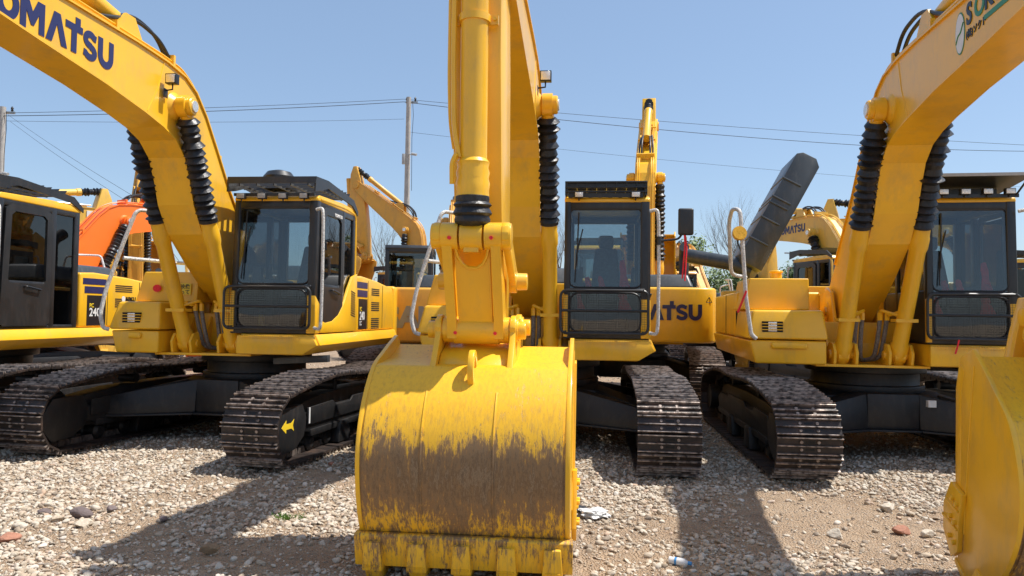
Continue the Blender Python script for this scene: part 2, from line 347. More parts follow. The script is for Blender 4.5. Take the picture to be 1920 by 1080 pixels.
def make_track(mb_attr_mesh_name, mat):
    """triple-grouser shoe chain round idler and sprocket"""
    # centre path of the shoe plates (F, z)
    rf, rr = .375, .365
    zf, zr = .43, .42; Ff, Fr = 2.17, -2.07
    path = []
    N = 40
    for k in range(N+1):                                  # front idler, bottom to top
        a = -math.pi/2+math.pi*k/N*0.93
        path.append((Ff+rf*math.cos(a), zf+rf*math.sin(a)))
    topz = zf+rf*math.sin(-math.pi/2+math.pi*.93)
    for F, z in ((1.7, .875), (1.2, .93), (.8, .925), (.4, .905), (0, .90), (-.4, .91), (-.8, .925), (-1.2, .91), (-1.6, .865)): path.append((F, z))
    for k in range(N+1):
        a = math.pi/2+math.pi*k/N
        path.append((Fr+rr*math.cos(a), zr+rr*math.sin(a)))
    P = [Vector(p) for p in path]; P.append(P[0])
    cum = [0]
    for i in range(len(P)-1): cum.append(cum[-1]+(P[i+1]-P[i]).length)
    Lt = cum[-1]; n = round(Lt/.19); pitch = Lt/n
    def at(s):
        s %= Lt
        i = max(j for j in range(len(cum)) if cum[j] <= s+1e-9); i = min(i, len(P)-2)
        t = (s-cum[i])/max(1e-9, cum[i+1]-cum[i]); return P[i].lerp(P[i+1], t)
    sw = .323
    V = []; Fc = []; W = []
    rnd = random.Random(4)
    for q in range(n):
        s0 = q*pitch; a = at(s0-pitch*.5); b = at(s0+pitch*.5); c = (a+b)*.5
        d = (b-a).normalized(); nn = Vector((d.y, -d.x))          # outward normal for this winding
        # cross-section of a shoe: (along, out)
        h = pitch*.5*.965
        sec = [(-h, 0), (-h, .012), (-h*.94, .046), (-h*.86, .046), (-h*.78, .012), (-.11*h, .012), (-.05*h, .040), (.05*h, .040), (.11*h, .012), (h*.78, .012), (h*.86, .046), (h*.94, .046), (h, .012), (h, 0), (h*.9, -.012), (-h*.9, -.012)]
        wr = [0, 0, 1, 1, 0, 0, 1, 1, 0, 0, 1, 1, 0, 0, 0, 0]
        j = rnd.uniform(-.004, .004)
        base = len(V)
        for x in (-sw+j, sw+j):
            for (t, o), ww in zip(sec, wr):
                p = c+d*t+nn*o; V.append((x, -p.x, p.y)); W.append(float(ww))
        k = len(sec)
        Fc.append([base+i for i in range(k)][::-1]); Fc.append([base+k+i for i in range(k)])
        for i in range(k): Fc.append([base+i, base+(i+1) % k, base+k+(i+1) % k, base+k+i])
        # bolts and the dark mud slots between them
        for bx_ in (-.085, .085):
            for t in (-.42*h, .42*h):
                base = len(V); m6 = 6
                for o in (.010, .026):
                    for i in range(m6):
                        an = i*math.pi/3; p = c+d*(t+.017*math.cos(an))+nn*o
                        V.append((bx_+.017*math.sin(an), -p.x, p.y)); W.append(.7)
                Fc.append([base+m6+i for i in range(m6)])
                for i in range(m6): Fc.append([base+i, base+(i+1) % m6, base+m6+(i+1) % m6, base+m6+i])
        for t0_ in (-.42*h, .42*h):                             # dark oval hole between each bolt pair
            base = len(V)
            for u, v_ in ((-.045, -.012), (.045, -.012), (.045, .012), (-.045, .012)):
                p = c+d*(t0_+v_)+nn*.0135; V.append((u, -p.x, p.y)); W.append(-1.0)
            Fc.append([base, base+1, base+2, base+3])
        # chain links on the inside
        for x0, x1 in ((-.10, -.06), (.06, .10)):
            base = len(V)
            for x in (x0, x1):
                for t, o in ((-h, -.012), (h, -.012), (h*.8, -.085), (-h*.8, -.085)):
                    p = c+d*t+nn*o; V.append((x, -p.x, p.y)); W.append(.25)
            Fc += [[base, base+1, base+2, base+3], [base+7, base+6, base+5, base+4]]
            for i in range(4): Fc.append([base+i, base+4+i, base+4+(i+1) % 4, base+(i+1) % 4])
    me = bpy.data.meshes.new('track'); me.from_pydata(V, [], Fc)
    bm = bmesh.new(); bm.from_mesh(me); bmesh.ops.recalc_face_normals(bm, faces=bm.faces); bm.to_mesh(me); bm.free()
    a = me.attributes.new('wear', 'FLOAT', 'POINT'); a.data.foreach_set('value', W)
    me.materials.append(mat); return me
TRACK_MESH = make_track('track', TRACK)

def rot2(p, c, a):
    F, z = p[0]-c[0], p[1]-c[1]; ca, sa = math.cos(a), math.sin(a)
    return (c[0]+F*ca-z*sa, c[1]+F*sa+z*ca)

def bellows(mb, p0, p1, r, n, rnd):
    prof = []
    for k in range(n):
        j = rnd.uniform(-.02, .014); t = (k+.5+rnd.uniform(-.22, .22))/n
        prof += [(k/n, r*.78), (t, r*1.12+j)]
    prof.append((.96, r*.8)); prof.append((.965, r*.95)); prof.append((1, r*.95))
    mb.lathe(p0, p1, prof, 16)

BP = [(5.32, .13), (5.46, .22), (5.56, .38), (5.62, .56), (5.645, .75), (5.62, .93), (5.55, 1.09), (5.46, 1.21), (5.38, 1.29), (5.315, 1.34)]   # outer curve of the shell
def smooth_curve(pts, n):
    o = []
    for i in range(len(pts)-1):
        p0 = Vector(pts[max(i-1, 0)]); p1 = Vector(pts[i]); p2 = Vector(pts[i+1]); p3 = Vector(pts[min(i+2, len(pts)-1)])
        for k in range(n):
            t = k/n; o.append(.5*((2*p1)+(p2-p0)*t+(2*p0-5*p1+4*p2-p3)*t*t+(3*p1-p0-3*p2+p3)*t**3))
    o.append(Vector(pts[-1])); return o

def make_bucket(root, tf, key, mat):
    hw = .655
    curve = smooth_curve(BP, 4)
    top_rear = [(5.29, 1.347), (4.95, 1.375), (4.70, 1.46)]
    def zone(me):
        pass
    def shell(mb):
        c = curve+[Vector(p) for p in top_rear]; n = len(c)
        nrm = []
        for i in range(n):
            d = (c[min(i+1, n-1)]-c[max(i-1, 0)]).normalized(); nrm.append(Vector((-d.y, d.x)))
        xs = [BX-hw+2*hw*k/12 for k in range(13)]
        g = [[mb.P((x, p.x, p.y)) for x in xs] for p in c]
        gi = [[mb.P((x, (p+q*.022).x, (p+q*.022).y)) for x in xs] for p, q in zip(c, nrm)]
        for i in range(n-1):
            for k in range(12):
                mb.f.append([g[i][k], g[i][k+1], g[i+1][k+1], g[i+1][k]]); mb.f.append([gi[i][k], gi[i+1][k], gi[i+1][k+1], gi[i][k+1]])
        for k in range(12):
            mb.f.append([g[0][k], gi[0][k], gi[0][k+1], g[0][k+1]]); mb.f.append([g[-1][k], g[-1][k+1], gi[-1][k+1], gi[-1][k]])
    def zattr(me):
        a = me.attributes.new('wearzone', 'FLOAT', 'POINT'); a.data.foreach_set('value', [1.0]*len(me.vertices))
    b = part(key, 'shell', root, mat, shell, tf=tf, smooth=50, post=zattr)
    def wears(mb):   # two doubled wear plates meeting in thin welded seams, plus rim
        c = [p for p in curve if .27 < p.y < 1.20]; n = len(c)
        nr = []
        for i in range(n):
            d = (c[min(i+1, n-1)]-c[max(i-1, 0)]).normalized(); nr.append(Vector((d.y, -d.x)))
        for x0, x1 in ((-hw+.02, -.262), (-.255, .197), (.205, hw-.02)):
            a0 = [mb.P((BX+x0, *(p+q*.011))) for p, q in zip(c, nr)]; a1 = [mb.P((BX+x1, *(p+q*.011))) for p, q in zip(c, nr)]
            b0 = [mb.P((BX+x0, *p)) for p in c]; b1 = [mb.P((BX+x1, *p)) for p in c]
            for i in range(n-1):
                mb.f.append([a0[i], a0[i+1], a1[i+1], a1[i]]); mb.f.append([a0[i], b0[i], b0[i+1], a0[i+1]]); mb.f.append([a1[i], a1[i+1], b1[i+1], b1[i]])
            mb.f.append([a0[0], a1[0], b1[0], b0[0]]); mb.f.append([a0[-1], b0[-1], b1[-1], a1[-1]])
        # weld beads on the seams
        for xs in (-.2585, .201):
            mb.tube([(BX+xs, *(p+q*.010)) for p, q in zip(c, nr)], .008, 6)
    part(key, 'wear_plate', root, mat, wears, tf=tf, smooth=50, post=zattr)
    def sides(sg):
        def fn(mb):
            x0 = BX+sg*(hw-.004); x1 = BX+sg*(hw+.026)
            pr = [(p.x+.006, p.y) for p in curve]+[(5.26, 1.37), (4.95, 1.47), (4.74, 1.53), (4.60, 1.40), (4.62, 1.18), (4.98, .30), (5.10, .12)]
            mb.side(pr, x0, x1)
            # edge flange along the mouth
            mb.side([(4.60, 1.36), (4.62, 1.18), (4.98, .30), (5.06, .33), (4.70, 1.20), (4.69, 1.34)], x1-.002, x1+.018)
        return fn
    for sg in (-1, 1): part((key, sg), 'side_plate', root, mat if mat is not WORN else YEL, sides(sg), tf=tf, bevel=.004)
    def lip(mb):
        mb.side([(5.33, .29), (5.52, .30), (5.40, .09), (5.30, .06), (5.05, .10), (5.06, .14), (5.28, .12)], BX-hw-.032, BX+hw+.032)
    part(key, 'lip', root, mat, lip, tf=tf, bevel=.006, post=zattr)
    def lipf(mb):
        mb.side([(5.565, .285), (5.58, .27), (5.535, .07), (5.50, .06), (5.50, .285)], BX-hw-.045, BX+hw+.045)
    part(key, 'lip_plate', root, mat, lipf, tf=tf, bevel=.005, post=zattr)
    for sg in (-1, 1): part((key, sg), 'weld_seam', root, YEL if mat is WORN else mat, lambda mb, sg=sg: mb.tube([(BX+sg*(hw+.026), 4.80, 1.44), (BX+sg*(hw+.026), 4.93, .95), (BX+sg*(hw+.026), 5.10, .36)], .007, 6), tf=tf)
    def cutter(sg):
        def fn(mb):
            x0 = BX+sg*(hw+.028); x1 = BX+sg*(hw+.06)
            mb.side([(4.86, .60), (5.04, .62), (5.08, .40), (5.13, .24), (5.06, .14), (4.88, .24), (4.82, .40)], min(x0, x1), max(x0, x1))
            for F, z in ((4.98, .53), (5.0, .40), (5.04, .27)):
                for d in (-.035, .035): mb.cyl((x1-sg*.002, F+d, z), (x1+sg*.022, F+d, z), .019, n=6)
            mb.side([(4.86, .47), (5.05, .50), (5.05, .485), (4.86, .452)], x1-.002 if sg > 0 else x1-.012, x1+.012 if sg > 0 else x1+.002)
            mb.side([(4.85, .34), (5.08, .38), (5.08, .365), (4.85, .322)], x1-.002 if sg > 0 else x1-.012, x1+.012 if sg > 0 else x1+.002)
        return fn
    for sg in (-1, 1): part((key, sg), 'side_cutter', root, YEL if mat is WORN else mat, cutter(sg), tf=tf, bevel=.004)
    for i in range(5):
        xc = BX-.575+i*1.15/4
        def tooth(mb, xc=xc):
            w = .066
            mb.prism([(xc-w*.8, 5.605, .235), (xc+w*.8, 5.605, .235), (xc+w, 5.585, .05), (xc-w, 5.585, .05)], [(xc-w*.8, 5.36, .27), (xc+w*.8, 5.36, .27), (xc+w, 5.26, .05), (xc-w, 5.26, .05)])
            mb.prism([(xc-w*.8, 5.60, .09), (xc+w*.8, 5.60, .09), (xc+w*.95, 5.30, .09), (xc-w*.95, 5.30, .09)], [(xc-w*.75, 5.42, -.16), (xc+w*.75, 5.42, -.16), (xc+w*.75, 5.35, -.16), (xc-w*.75, 5.35, -.16)])
        part((key, i), 'tooth', root, mat, tooth, tf=tf, bevel=.008, post=zattr)
    def ears(sg):
        def fn(mb):
            xc = BX+sg*.262
            pr = [(5.36, 1.26), (5.30, 1.36), (5.20, 1.48), (5.14, 1.57)]
            for k in range(9):
                a = R_(10+k*20); pr.append((5.05+.105*math.cos(a), 1.585+.105*math.sin(a)))
            pr += [(4.90, 1.58), (4.84, 1.52), (4.76, 1.62)]
            for k in range(6):
                a = R_(40+k*28); pr.append((4.67+.10*math.cos(a), 1.60+.10*math.sin(a)))
            pr += [(4.58, 1.45), (4.72, 1.38), (5.1, 1.3)]
            mb.side(pr, xc-.02, xc+.02)
            for (F, z) in ((5.05, 1.585), (4.67, 1.60)):
                mb.cyl((xc-.034, F, z), (xc+.034, F, z), .082, n=24)
                mb.cyl((xc+sg*.02, F, z), (xc+sg*.085, F, z), .062, n=20)
        return fn
    for sg in (-1, 1): part((key, sg), 'hinge_plate', root, YEL if mat is WORN else mat, ears(sg), tf=tf, bevel=.005)
    def box_(mb):
        mb.side([(5.26, 1.33), (5.16, 1.42), (4.92, 1.50), (4.70, 1.52), (4.70, 1.44), (5.1, 1.36)], BX-.24, BX+.24)
    part(key, 'stiffener_box', root, YEL if mat is WORN else mat, box_, tf=tf, bevel=.012)
    def eye(mb):
        pts = [(BX-.01, 5.43+.075*math.cos(a), 1.34+.085*math.sin(a)) for a in [R_(-95+k*19) for k in range(20)]]
        mb.side([(5.37+.10*math.cos(R_(a)), 1.33+.13*math.sin(R_(a))) for a in range(-60, 200, 20)]+[(5.37+.05*math.cos(R_(a)), 1.335+.07*math.sin(R_(a))) for a in range(180, -61, -20)], BX+.0, BX+.04)
    part(key, 'lifting_eye', root, YEL if mat is WORN else mat, eye, tf=tf, bevel=.006)

def excavator(name, label, loc, yaw, tyaw=None, body=YEL, cat='excavator', key='m', tx=-1.55, tank=(-1.55, -.72), cabx0=.29, roof='bars', bp=0.0, ap=0.0, kp=0.0, bmat=None, detail=2, group='excavators parked in rows',
              rail_style='bent', decal=None, lettering=None, hood_open=False, cloth=False, frontcolor=None, dz=0, lit=True, bshift=(0, 0), bucket_rot=0.0, ext=0.0, mirror=False, cabcol=CHAR, kneelamp=True, boot=RUB, sidepanel=None, bare=False, hose_mat=HOSE, roofmat=None):
    root = empty(name, (loc[0], loc[1], dz), -R_(yaw), label, cat, group)
    tr = -R_((tyaw if tyaw is not None else yaw)-yaw)
    rnd = random.Random(sum(map(ord, key)))
    Tb = lambda F, z: rot2((F+ext*max(0, min(1, (F-3.5)/1.5)), z), ROOT, bp)
    def tfb(x, F, z): F, z = Tb(F, z); return (x, F, z)
    def tfa(x, F, z):
        F, z = rot2((F, z), TIP, ap); F, z = rot2((F+ext, z), ROOT, bp); return (x, F, z)
    BPIN = (4.67, 1.60)
    def tfk(x, F, z):
        F, z = rot2((F, z), (4.9, 1.1), bucket_rot); F += bshift[0]; z += bshift[1]
        return tfa(x, F, z)
    P = lambda nm, mat, fn, **k: part(k.pop('key', 'std'), nm, k.pop('parent', root), mat, fn, **k)
    bk = (round(bp, 3), round(ap, 3), ext)
    # ---------------- undercarriage
    G = 1.435
    for sg in (-1, 1):
        t = bpy.data.objects.new('track', TRACK_MESH); COL.objects.link(t); t.parent = root; t.rotation_euler = (0, 0, tr)
        t.location = (sg*G*math.cos(tr), sg*G*math.sin(tr), 0)
        def frame(mb, sg=sg):
            c = sg*G
            mb.side([(1.95, .30), (2.02, .46), (1.95, .62), (1.2, .70), (.2, .72), (-1.2, .70), (-1.55, .62), (-1.7, .48), (-1.6, .32), (-1.2, .24), (1.2, .22)], c-.13, c+.13)
            mb.side([(1.9, .36), (1.9, .50), (1.3, .56), (-1.3, .56), (-1.5, .48), (-1.4, .30), (1.4, .28)], c-.20, c+.20)
            for sx in (-1, 1):       # idler guard and raised ribs on the flanks
                a, b_ = sorted((c+sx*.13, c+sx*.235))
                mb.side([(2.42, .30), (2.46, .46), (2.30, .66), (1.85, .66), (1.75, .50), (1.80, .30), (2.0, .18), (2.3, .16)], a, b_)
                a, b_ = sorted((c+sx*.195, c+sx*.225))
                mb.side([(1.70, .40), (1.70, .60), (1.05, .62), (.95, .56), (.55, .56), (.45, .62), (-.6, .62), (-.6, .40)], a, b_)
                a, b_ = sorted((c+sx*.10, c+sx*.215))
                mb.side([(1.6, .26), (1.6, .34), (-1.4, .34), (-1.4, .26)], a, b_)
                for F in (.75, -.35):
                    a, b_ = sorted((c+sx*.12, c+sx*.25)); mb.side([(F-.18, .08), (F+.18, .08), (F+.12, .34), (F-.12, .34)], a, b_)
        tf_ = P('track_frame', UNDER, frame, key=('tf', sg), rot=tr, bevel=.012)
        def wheel(mb, sg=sg):
            c = sg*G
            mb.lathe((c-.09, 2.17, .43), (c+.09, 2.17, .43), [(0, .29), (.2, .30), (.3, .34), (.7, .34), (.8, .30), (1, .29)], 32)
            mb.cyl((c-.13, 2.17, .43), (c+.13, 2.17, .43), .10)
        P('idler_wheel', UNDER, wheel, key=('iw', sg), rot=tr)
        def spr(mb, sg=sg):
            c = sg*G
            prof = []
            for k in range(44):
                r = .345 if k % 4 in (0, 1) else .285; a = 2*math.pi*k/44; prof.append((-2.07+r*math.cos(a), .42+r*math.sin(a)))
            mb.side(prof, c-.035, c+.035); mb.cyl((c-.24, -2.07, .42), (c+.26, -2.07, .42), .19, n=28)
        P('sprocket', UNDER, spr, key=('sp', sg), rot=tr)
        if detail > 1:
            for F in (1.45, 1.0, .35, 0, -.7, -1.1, -1.45):
                P('track_roller', UNDER, lambda mb, F=F, sg=sg: mb.lathe((sg*G-.15, F, .17), (sg*G+.15, F, .17), [(0, .06), (.1, .10), (.3, .10), (.36, .075), (.64, .075), (.7, .10), (.9, .10), (1, .06)], 16), key=('ro', sg, F), rot=tr)
            for F in (.8, -.8):
                P('carrier_roller', UNDER, lambda mb, F=F, sg=sg: mb.cyl((sg*G-.12, F, .78), (sg*G+.12, F, .78), .06), key=('cr', sg, F), rot=tr)
    def xframe(mb):
        mb.side([(.62, .40), (.62, .74), (.45, .80), (-.45, .80), (-.62, .74), (-.62, .40), (-.4, .34), (.4, .34)], -.72, .72)
        for sx in (-1, 1):
            for sf in (-1, 1):
                mb.prism([(sx*.68, sf*.20, .38), (sx*.68, sf*.62, .38), (sx*.68, sf*.62, .76), (sx*.68, sf*.20, .80)], [(sx*1.34, sf*.78, .34), (sx*1.34, sf*1.38, .34), (sx*1.34, sf*1.38, .58), (sx*1.34, sf*.78, .62)])
        # wide front cross beam with its bottom flange
        mb.prism([(-1.26, 1.44, .36), (-1.26, 1.10, .36), (-1.26, 1.06, .60), (-1.26, 1.40, .60)], [(-.3, .98, .38), (-.3, .5, .38), (-.3, .5, .80), (-.3, .94, .80)])
        mb.prism([(1.26, 1.44, .36), (1.26, 1.10, .36), (1.26, 1.06, .60), (1.26, 1.40, .60)], [(.3, .98, .38), (.3, .5, .38), (.3, .5, .80), (.3, .94, .80)])
        mb.box(-.3, .3, .5, .96, .38, .80)
        mb.prism([(-1.28, 1.48, .34), (-1.28, 1.0, .34), (-1.28, 1.0, .365), (-1.28, 1.48, .365)], [(-.3, 1.03, .35), (-.3, .5, .35), (-.3, .5, .378), (-.3, 1.03, .378)])
        mb.prism([(1.28, 1.48, .34), (1.28, 1.0, .34), (1.28, 1.0, .365), (1.28, 1.48, .365)], [(.3, 1.03, .35), (.3, .5, .35), (.3, .5, .378), (.3, 1.03, .378)])
        mb.box(-.3, .3, .45, 1.03, .352, .379)
        mb.lathe((0, 0, .78), (0, 0, 1.12), [(0, .72), (.25, .72), (.26, .66), (.7, .66), (.72, .74), (1, .74)], 40)
    P('centre_frame', UNDER, xframe, rot=tr, bevel=.01)
    # ---------------- revolving frame
    rear = -2.42
    def deckm(mb):
        mb.box(-1.0, .9, -2.3, .62, 1.13, 1.40)                # central box
        mb.box(-.86, .42, .5, 1.12, 1.125, 1.155)              # front flange sheet
        mb.box(-.86, .34, .35, .60, 1.155, 1.66)               # front bulkhead
        for s in (-1, 1):
            for q in (-1, 1):
                xc = BX+s*CS+q*.125
                mb.side([(1.10, 1.155), (1.13, 1.30), (1.06, 1.40), (.90, 1.42), (.80, 1.36), (.60, 1.62), (.60, 1.155)], xc-.017, xc+.017)
            mb.cyl((BX+s*CS-.165, *FOOT), (BX+s*CS+.165, *FOOT), .055)
        for q in (-1, 1):                                       # boom foot brackets
            xc = BX+q*.265
            mb.side([(-.45, 1.3), (-.32, 1.75), (-.18, 2.0), (.05, 2.12), (.28, 2.05), (.42, 1.75), (.55, 1.3)], xc-.022, xc+.022)
            mb.cyl((xc-.03, *ROOT), (xc+.03, *ROOT), .13)
        mb.cyl((BX-.32, *ROOT), (BX+.32, *ROOT), .06)
    P('revolving_frame', body, deckm, bevel=.006)
    def catwalk(mb):      # chamfered side deck under the cab
        pr = [(.36, 1.16), (1.16, 1.16), (1.385, 1.285), (1.325, 1.418), (.36, 1.418)]
        F1, F0 = 1.30, rear
        ring1 = [(x, F1-(0 if z > 1.4 else .0)+(.05 if 1.2 < z < 1.3 else 0), z) for x, z in pr]
        mb.front(pr, F0, F1-.02)
        mb.front([(.34, 1.17), (1.18, 1.17), (1.365, 1.285), (1.31, 1.40), (.34, 1.40)], F1-.021, F1+.045)
    ck = P('side_deck', body, catwalk, bevel=.012)
    if detail > 1:
        def steps(mb):
            for r in range(2):
                for k in range(26):
                    x = .40+k*.029+r*.0145; mb.cyl((x, F1s, 1.395-r*.028), (x, F1s+.010, 1.395-r*.028), .007, n=6)
        F1s = 1.343
        P('step_studs', body, steps)
    def lside(mb):        # bumper under the tank
        mb.prism([(tx+.06, rear, 1.17), (-.76, rear, 1.17), (-.76, rear, 1.44), (tx, rear, 1.44)], [(tx+.12, 1.22, 1.15), (-.76, 1.22, 1.15), (-.76, 1.22, 1.43), (tx+.05, 1.22, 1.43)])
        mb.box(tx+.30, -.98, 1.21, 1.262, 1.33, 1.41)
    P('tank_bumper', body, lside, key=('ls', tx), bevel=.045, segs=4)
    def tbox(mb):
        mb.prism([(tx+.0, .25, 1.445), (-.74, .25, 1.445), (-.74, 1.24, 1.445), (tx+.02, 1.24, 1.445)], [(tx+.04, .25, 1.80), (-.78, .25, 1.80), (-.78, 1.16, 1.80), (tx+.10, 1.16, 1.80)])
    tb = P('tool_box', body, tbox, key=('tb', tx), bevel=.035, segs=3)
    def grl(mb):
        x0, x1 = tx+.20, tx+.44
        mb.box(x0, x1, 1.16, 1.222, 1.53, 1.66)
    def grl2(mb):
        x0, x1 = tx+.20, tx+.44
        for k in range(3): mb.box(x0-.006, x1+.006, 1.19, 1.235, 1.555+k*.035, 1.565+k*.035)
    P('lamp_recess', GRILLE, grl, key=('gr', tx), parent=tb)
    P('lamp_slats', body, grl2, key=('gs', tx), parent=tb)
    P('deck_lamp', SILV, lambda mb: mb.box(tx+.27, tx+.37, 1.215, 1.226, 1.538, 1.652), key=('dl', tx), parent=tb, bevel=.003)
    t0, t1 = tank
    def tankm(mb):
        mb.prism([(t0, -.15, 1.805), (t1, -.15, 1.805), (t1, .88, 1.805), (t0, .88, 1.805)], [(t0+.07, -.15, 2.20), (t1, -.15, 2.20), (t1, .84, 2.20), (t0+.09, .84, 2.20)])
        mb.cyl((t0+.62*(t1-t0), .35, 2.18), (t0+.62*(t1-t0), .35, 2.30), .075, n=24); mb.cyl((t0+.62*(t1-t0), .35, 2.295), (t0+.62*(t1-t0), .35, 2.325), .09, n=24)
    P('fuel_tank', body, tankm, key=('tk', tank), bevel=.045, segs=4)
    # right-hand body behind the tank, engine house, counterweight
    def rbody(mb):
        mb.box(tx+.03, -.60, rear, .245, 1.445, 2.05)
    rb = P('pump_door', body, rbody, key=('rb', tx), bevel=.035, segs=3)
    P('door_gap', GRILLE, lambda mb: (mb.box(tx+.024, tx+.2, -.92, -.905, 1.47, 2.03), mb.box(tx+.021, tx+.2, .23, .252, 1.46, 1.79)), key=('dg', tx), parent=rb)
    def house(mb):
        mb.box(-.60, .50, rear, -.50, 1.41, 2.16)
    P('engine_house', body, house, bevel=.02)
    def lbody(mb):
        mb.side([(-.30, 1.425), (-.30, 2.22), (-.62, 2.24), (-1.4, 2.20), (-2.30, 2.12), (rear+.0, 1.98), (rear, 1.425)], .45, 1.30)
    lb = P('side_panel', body, lbody, bevel=.03, segs=3)
    def louv(mb):
        for F0, z0, n in ((-1.10, 2.02, 4), (-1.10, 1.78, 5), (-1.10, 1.50, 6)):
            for k in range(n): mb.box(1.295, 1.304, F0-.42, F0, z0-.012+k*.030-.04, z0+.004+k*.030-.04)
    P('louvre_slots', GRILLE, louv, parent=lb)
    P('panel_seam', GRILLE, lambda mb: (mb.box(1.28, 1.303, -1.72, -1.705, 1.45, 2.14), mb.box(1.28, 1.303, -.925, -.915, 1.45, 2.18)), parent=lb)
    if sidepanel:
        P('dark_number_panel', BLACKD, lambda mb: mb.box(1.29, 1.3045, -.88, -.46, 1.45, 1.90), parent=lb)
        P('stripe', NAVY, lambda mb: (mb.box(1.29, 1.3045, -.88, -.40, 1.93, 2.03), mb.box(1.29, 1.3045, -.88, -.36, 2.06, 2.15)), parent=lb)
        z = 1.78
        for s_, sz, mt in sidepanel:
            text_part('lettering', lb, s_, sz, (1.306, -.51, z-sz*.7), (0, -1, 0), (0, 0, 1), mt, bold=.02, depth=.001, sx=.95); z -= sz*.82
    def cweight(mb):
        pr = []
        for k in range(15):
            a = math.pi*k/14; pr.append((-.13+1.44*math.cos(a), rear-.10-.50*math.sin(a)**.45))
        pr = [(1.31, rear+.0)]+pr+[(-1.57, rear+.0)]
        mb.top(pr, 1.18, 2.16)
    P('counterweight', body, cweight, bevel=.05, segs=3)
    hoodc = GREY if hood_open or body is not YEL2 else GREY
    if not hood_open:
        P('engine_hood', hoodc, lambda mb: mb.prism([(-1.18, rear-.1, 2.165), (.42, rear-.1, 2.165), (.42, -.9, 2.165), (-1.18, -.9, 2.165)], [(-1.08, rear+.05, 2.42), (.32, rear+.05, 2.42), (.32, -1.05, 2.42), (-1.08, -1.05, 2.42)]), bevel=.05, segs=4)
        P('exhaust_stack', CHAR, lambda mb: mb.tube([(-1.02, -1.5, 2.2), (-1.02, -1.5, 2.85), (-1.02, -1.75, 2.98)], .095, 16, .15), parent=root)
    else:
        def hood(mb):      # lid standing open on its hinge
            a = Vector((-1.10, -1.75, 2.42)); b = Vector((-.16, -1.95, 4.14)); up_ = (b-a).normalized(); side = Vector((0, -1, 0)); n = side.cross(up_).normalized()
            def q(u, v, w_): return a+up_*u+side*v+n*w_
            H = (b-a).length
            pr = [(0, -.05), (0, .42), (H-.12, .42), (H-.03, .36), (H, .2), (H, -.02)]
            mb.prism([q(0, -.45, 0), q(H-.1, -.45, 0), q(H, -.45, .1), q(H, -.45, .32), q(H-.06, -.45, .40), q(.1, -.45, .40), q(0, -.45, .3)], [q(0, .75, 0), q(H-.1, .75, 0), q(H, .75, .1), q(H, .75, .32), q(H-.06, .75, .40), q(.1, .75, .40), q(0, .75, .3)])
            for u in (.38, .75, 1.02, 1.12, 1.45):
                mb.prism([q(u, -.47, .39), q(u+.03, -.47, .39), q(u+.02, -.47, .415), q(u, -.47, .415)], [q(u, .6, .39), q(u+.03, .6, .39), q(u+.02, .6, .415), q(u, .6, .415)])
                mb.prism([q(u, -.475, .1), q(u+.03, -.475, .1), q(u+.03, -.475, .42), q(u, -.475, .42)], [q(u, -.44, .1), q(u+.03, -.44, .1), q(u+.03, -.44, .42), q(u, -.44, .42)])
        P('engine_hood', GREY, hood, key='openhood', bevel=.02, label='dark grey engine hood standing open')
        P('muffler', GREY, lambda mb: mb.tube([(-2.15, -2.3, 2.74), (-1.45, -1.9, 2.58), (-1.15, -1.7, 2.42)], .12, 20, .1), key='muf')
    # ---------------- cab
    x0, x1, F0, F1, z0, z1 = cabx0, 1.30, -.26, 1.29, 1.42, 3.13
    kx = ('cab', cabx0)
    def cshell(mb):
        pw = .085
        lean = .05
        def post(xa, xb, Fa, Fb, la=0):
            mb.prism([(xa, Fa, z0), (xb, Fa, z0), (xb, Fb, z0), (xa, Fb, z0)], [(xa, Fa-la, z1-.03), (xb, Fa-la, z1-.03), (xb, Fb-la, z1-.03), (xa, Fb-la, z1-.03)])
        post(x0, x0+pw*.9, F1-.10, F1, lean); post(x1-pw*1.25, x1, F1-.11, F1, lean)
        post(x0, x0+.06, .20, .30); post(x1-.06, x1, .20, .30)
        post(x0, x0+.09, F0, F0+.10); post(x1-.09, x1, F0, F0+.10)
        mb.box(x0+.002, x1-.002, F1-.09, F1-.003, z0, z0+.09)             # front sill
        mb.box(x0+.05, x1-.05, F1-.085, F1-.006, 1.985, 2.03)            # glass split bar
        mb.box(x0+.002, x1-.002, F1-.17, F1-.055, z1-.15, z1-.04)        # header
        mb.box(x0+.002, x0+.04, F0+.08, F1-.1, z0, 2.05)                  # inner side panel
        mb.box(x0+.02, x1-.02, F0+.002, F0+.04, z0, 2.1)                  # rear panel
        mb.box(x0+.002, x1-.002, F0+.02, F1-.05, z0, z0+.05)
        mb.box(x0+.003, x0+.07, F0+.05, F1-.12, z1-.13, z1-.03); mb.box(x1-.07, x1-.003, F0+.05, F1-.12, z1-.13, z1-.03); mb.box(x0+.01, x1-.01, F0+.003, F0+.08, z1-.14, z1-.03)
    cab = P('cab', cabcol, cshell, key=kx, bevel=.014, segs=3)
    # roof with rounded front edge in body colour
    P('roof', roofmat or body, lambda mb: mb.side([(F1-.045, z1-.055), (F1-.05, z1-.01), (F1-.10, z1+.025), (.3, z1+.055), (F0+.05, z1+.04), (F0-.01, z1-.02), (F0-.01, z1-.055)], x0-.004, x1+.004), key=kx, bevel=.016, parent=cab, segs=3)
    P('roof_gasket', BLACKD, lambda mb: mb.box(x0+.02, x1-.02, F0+.04, F1-.075, z1-.062, z1-.05), key=kx, parent=cab)
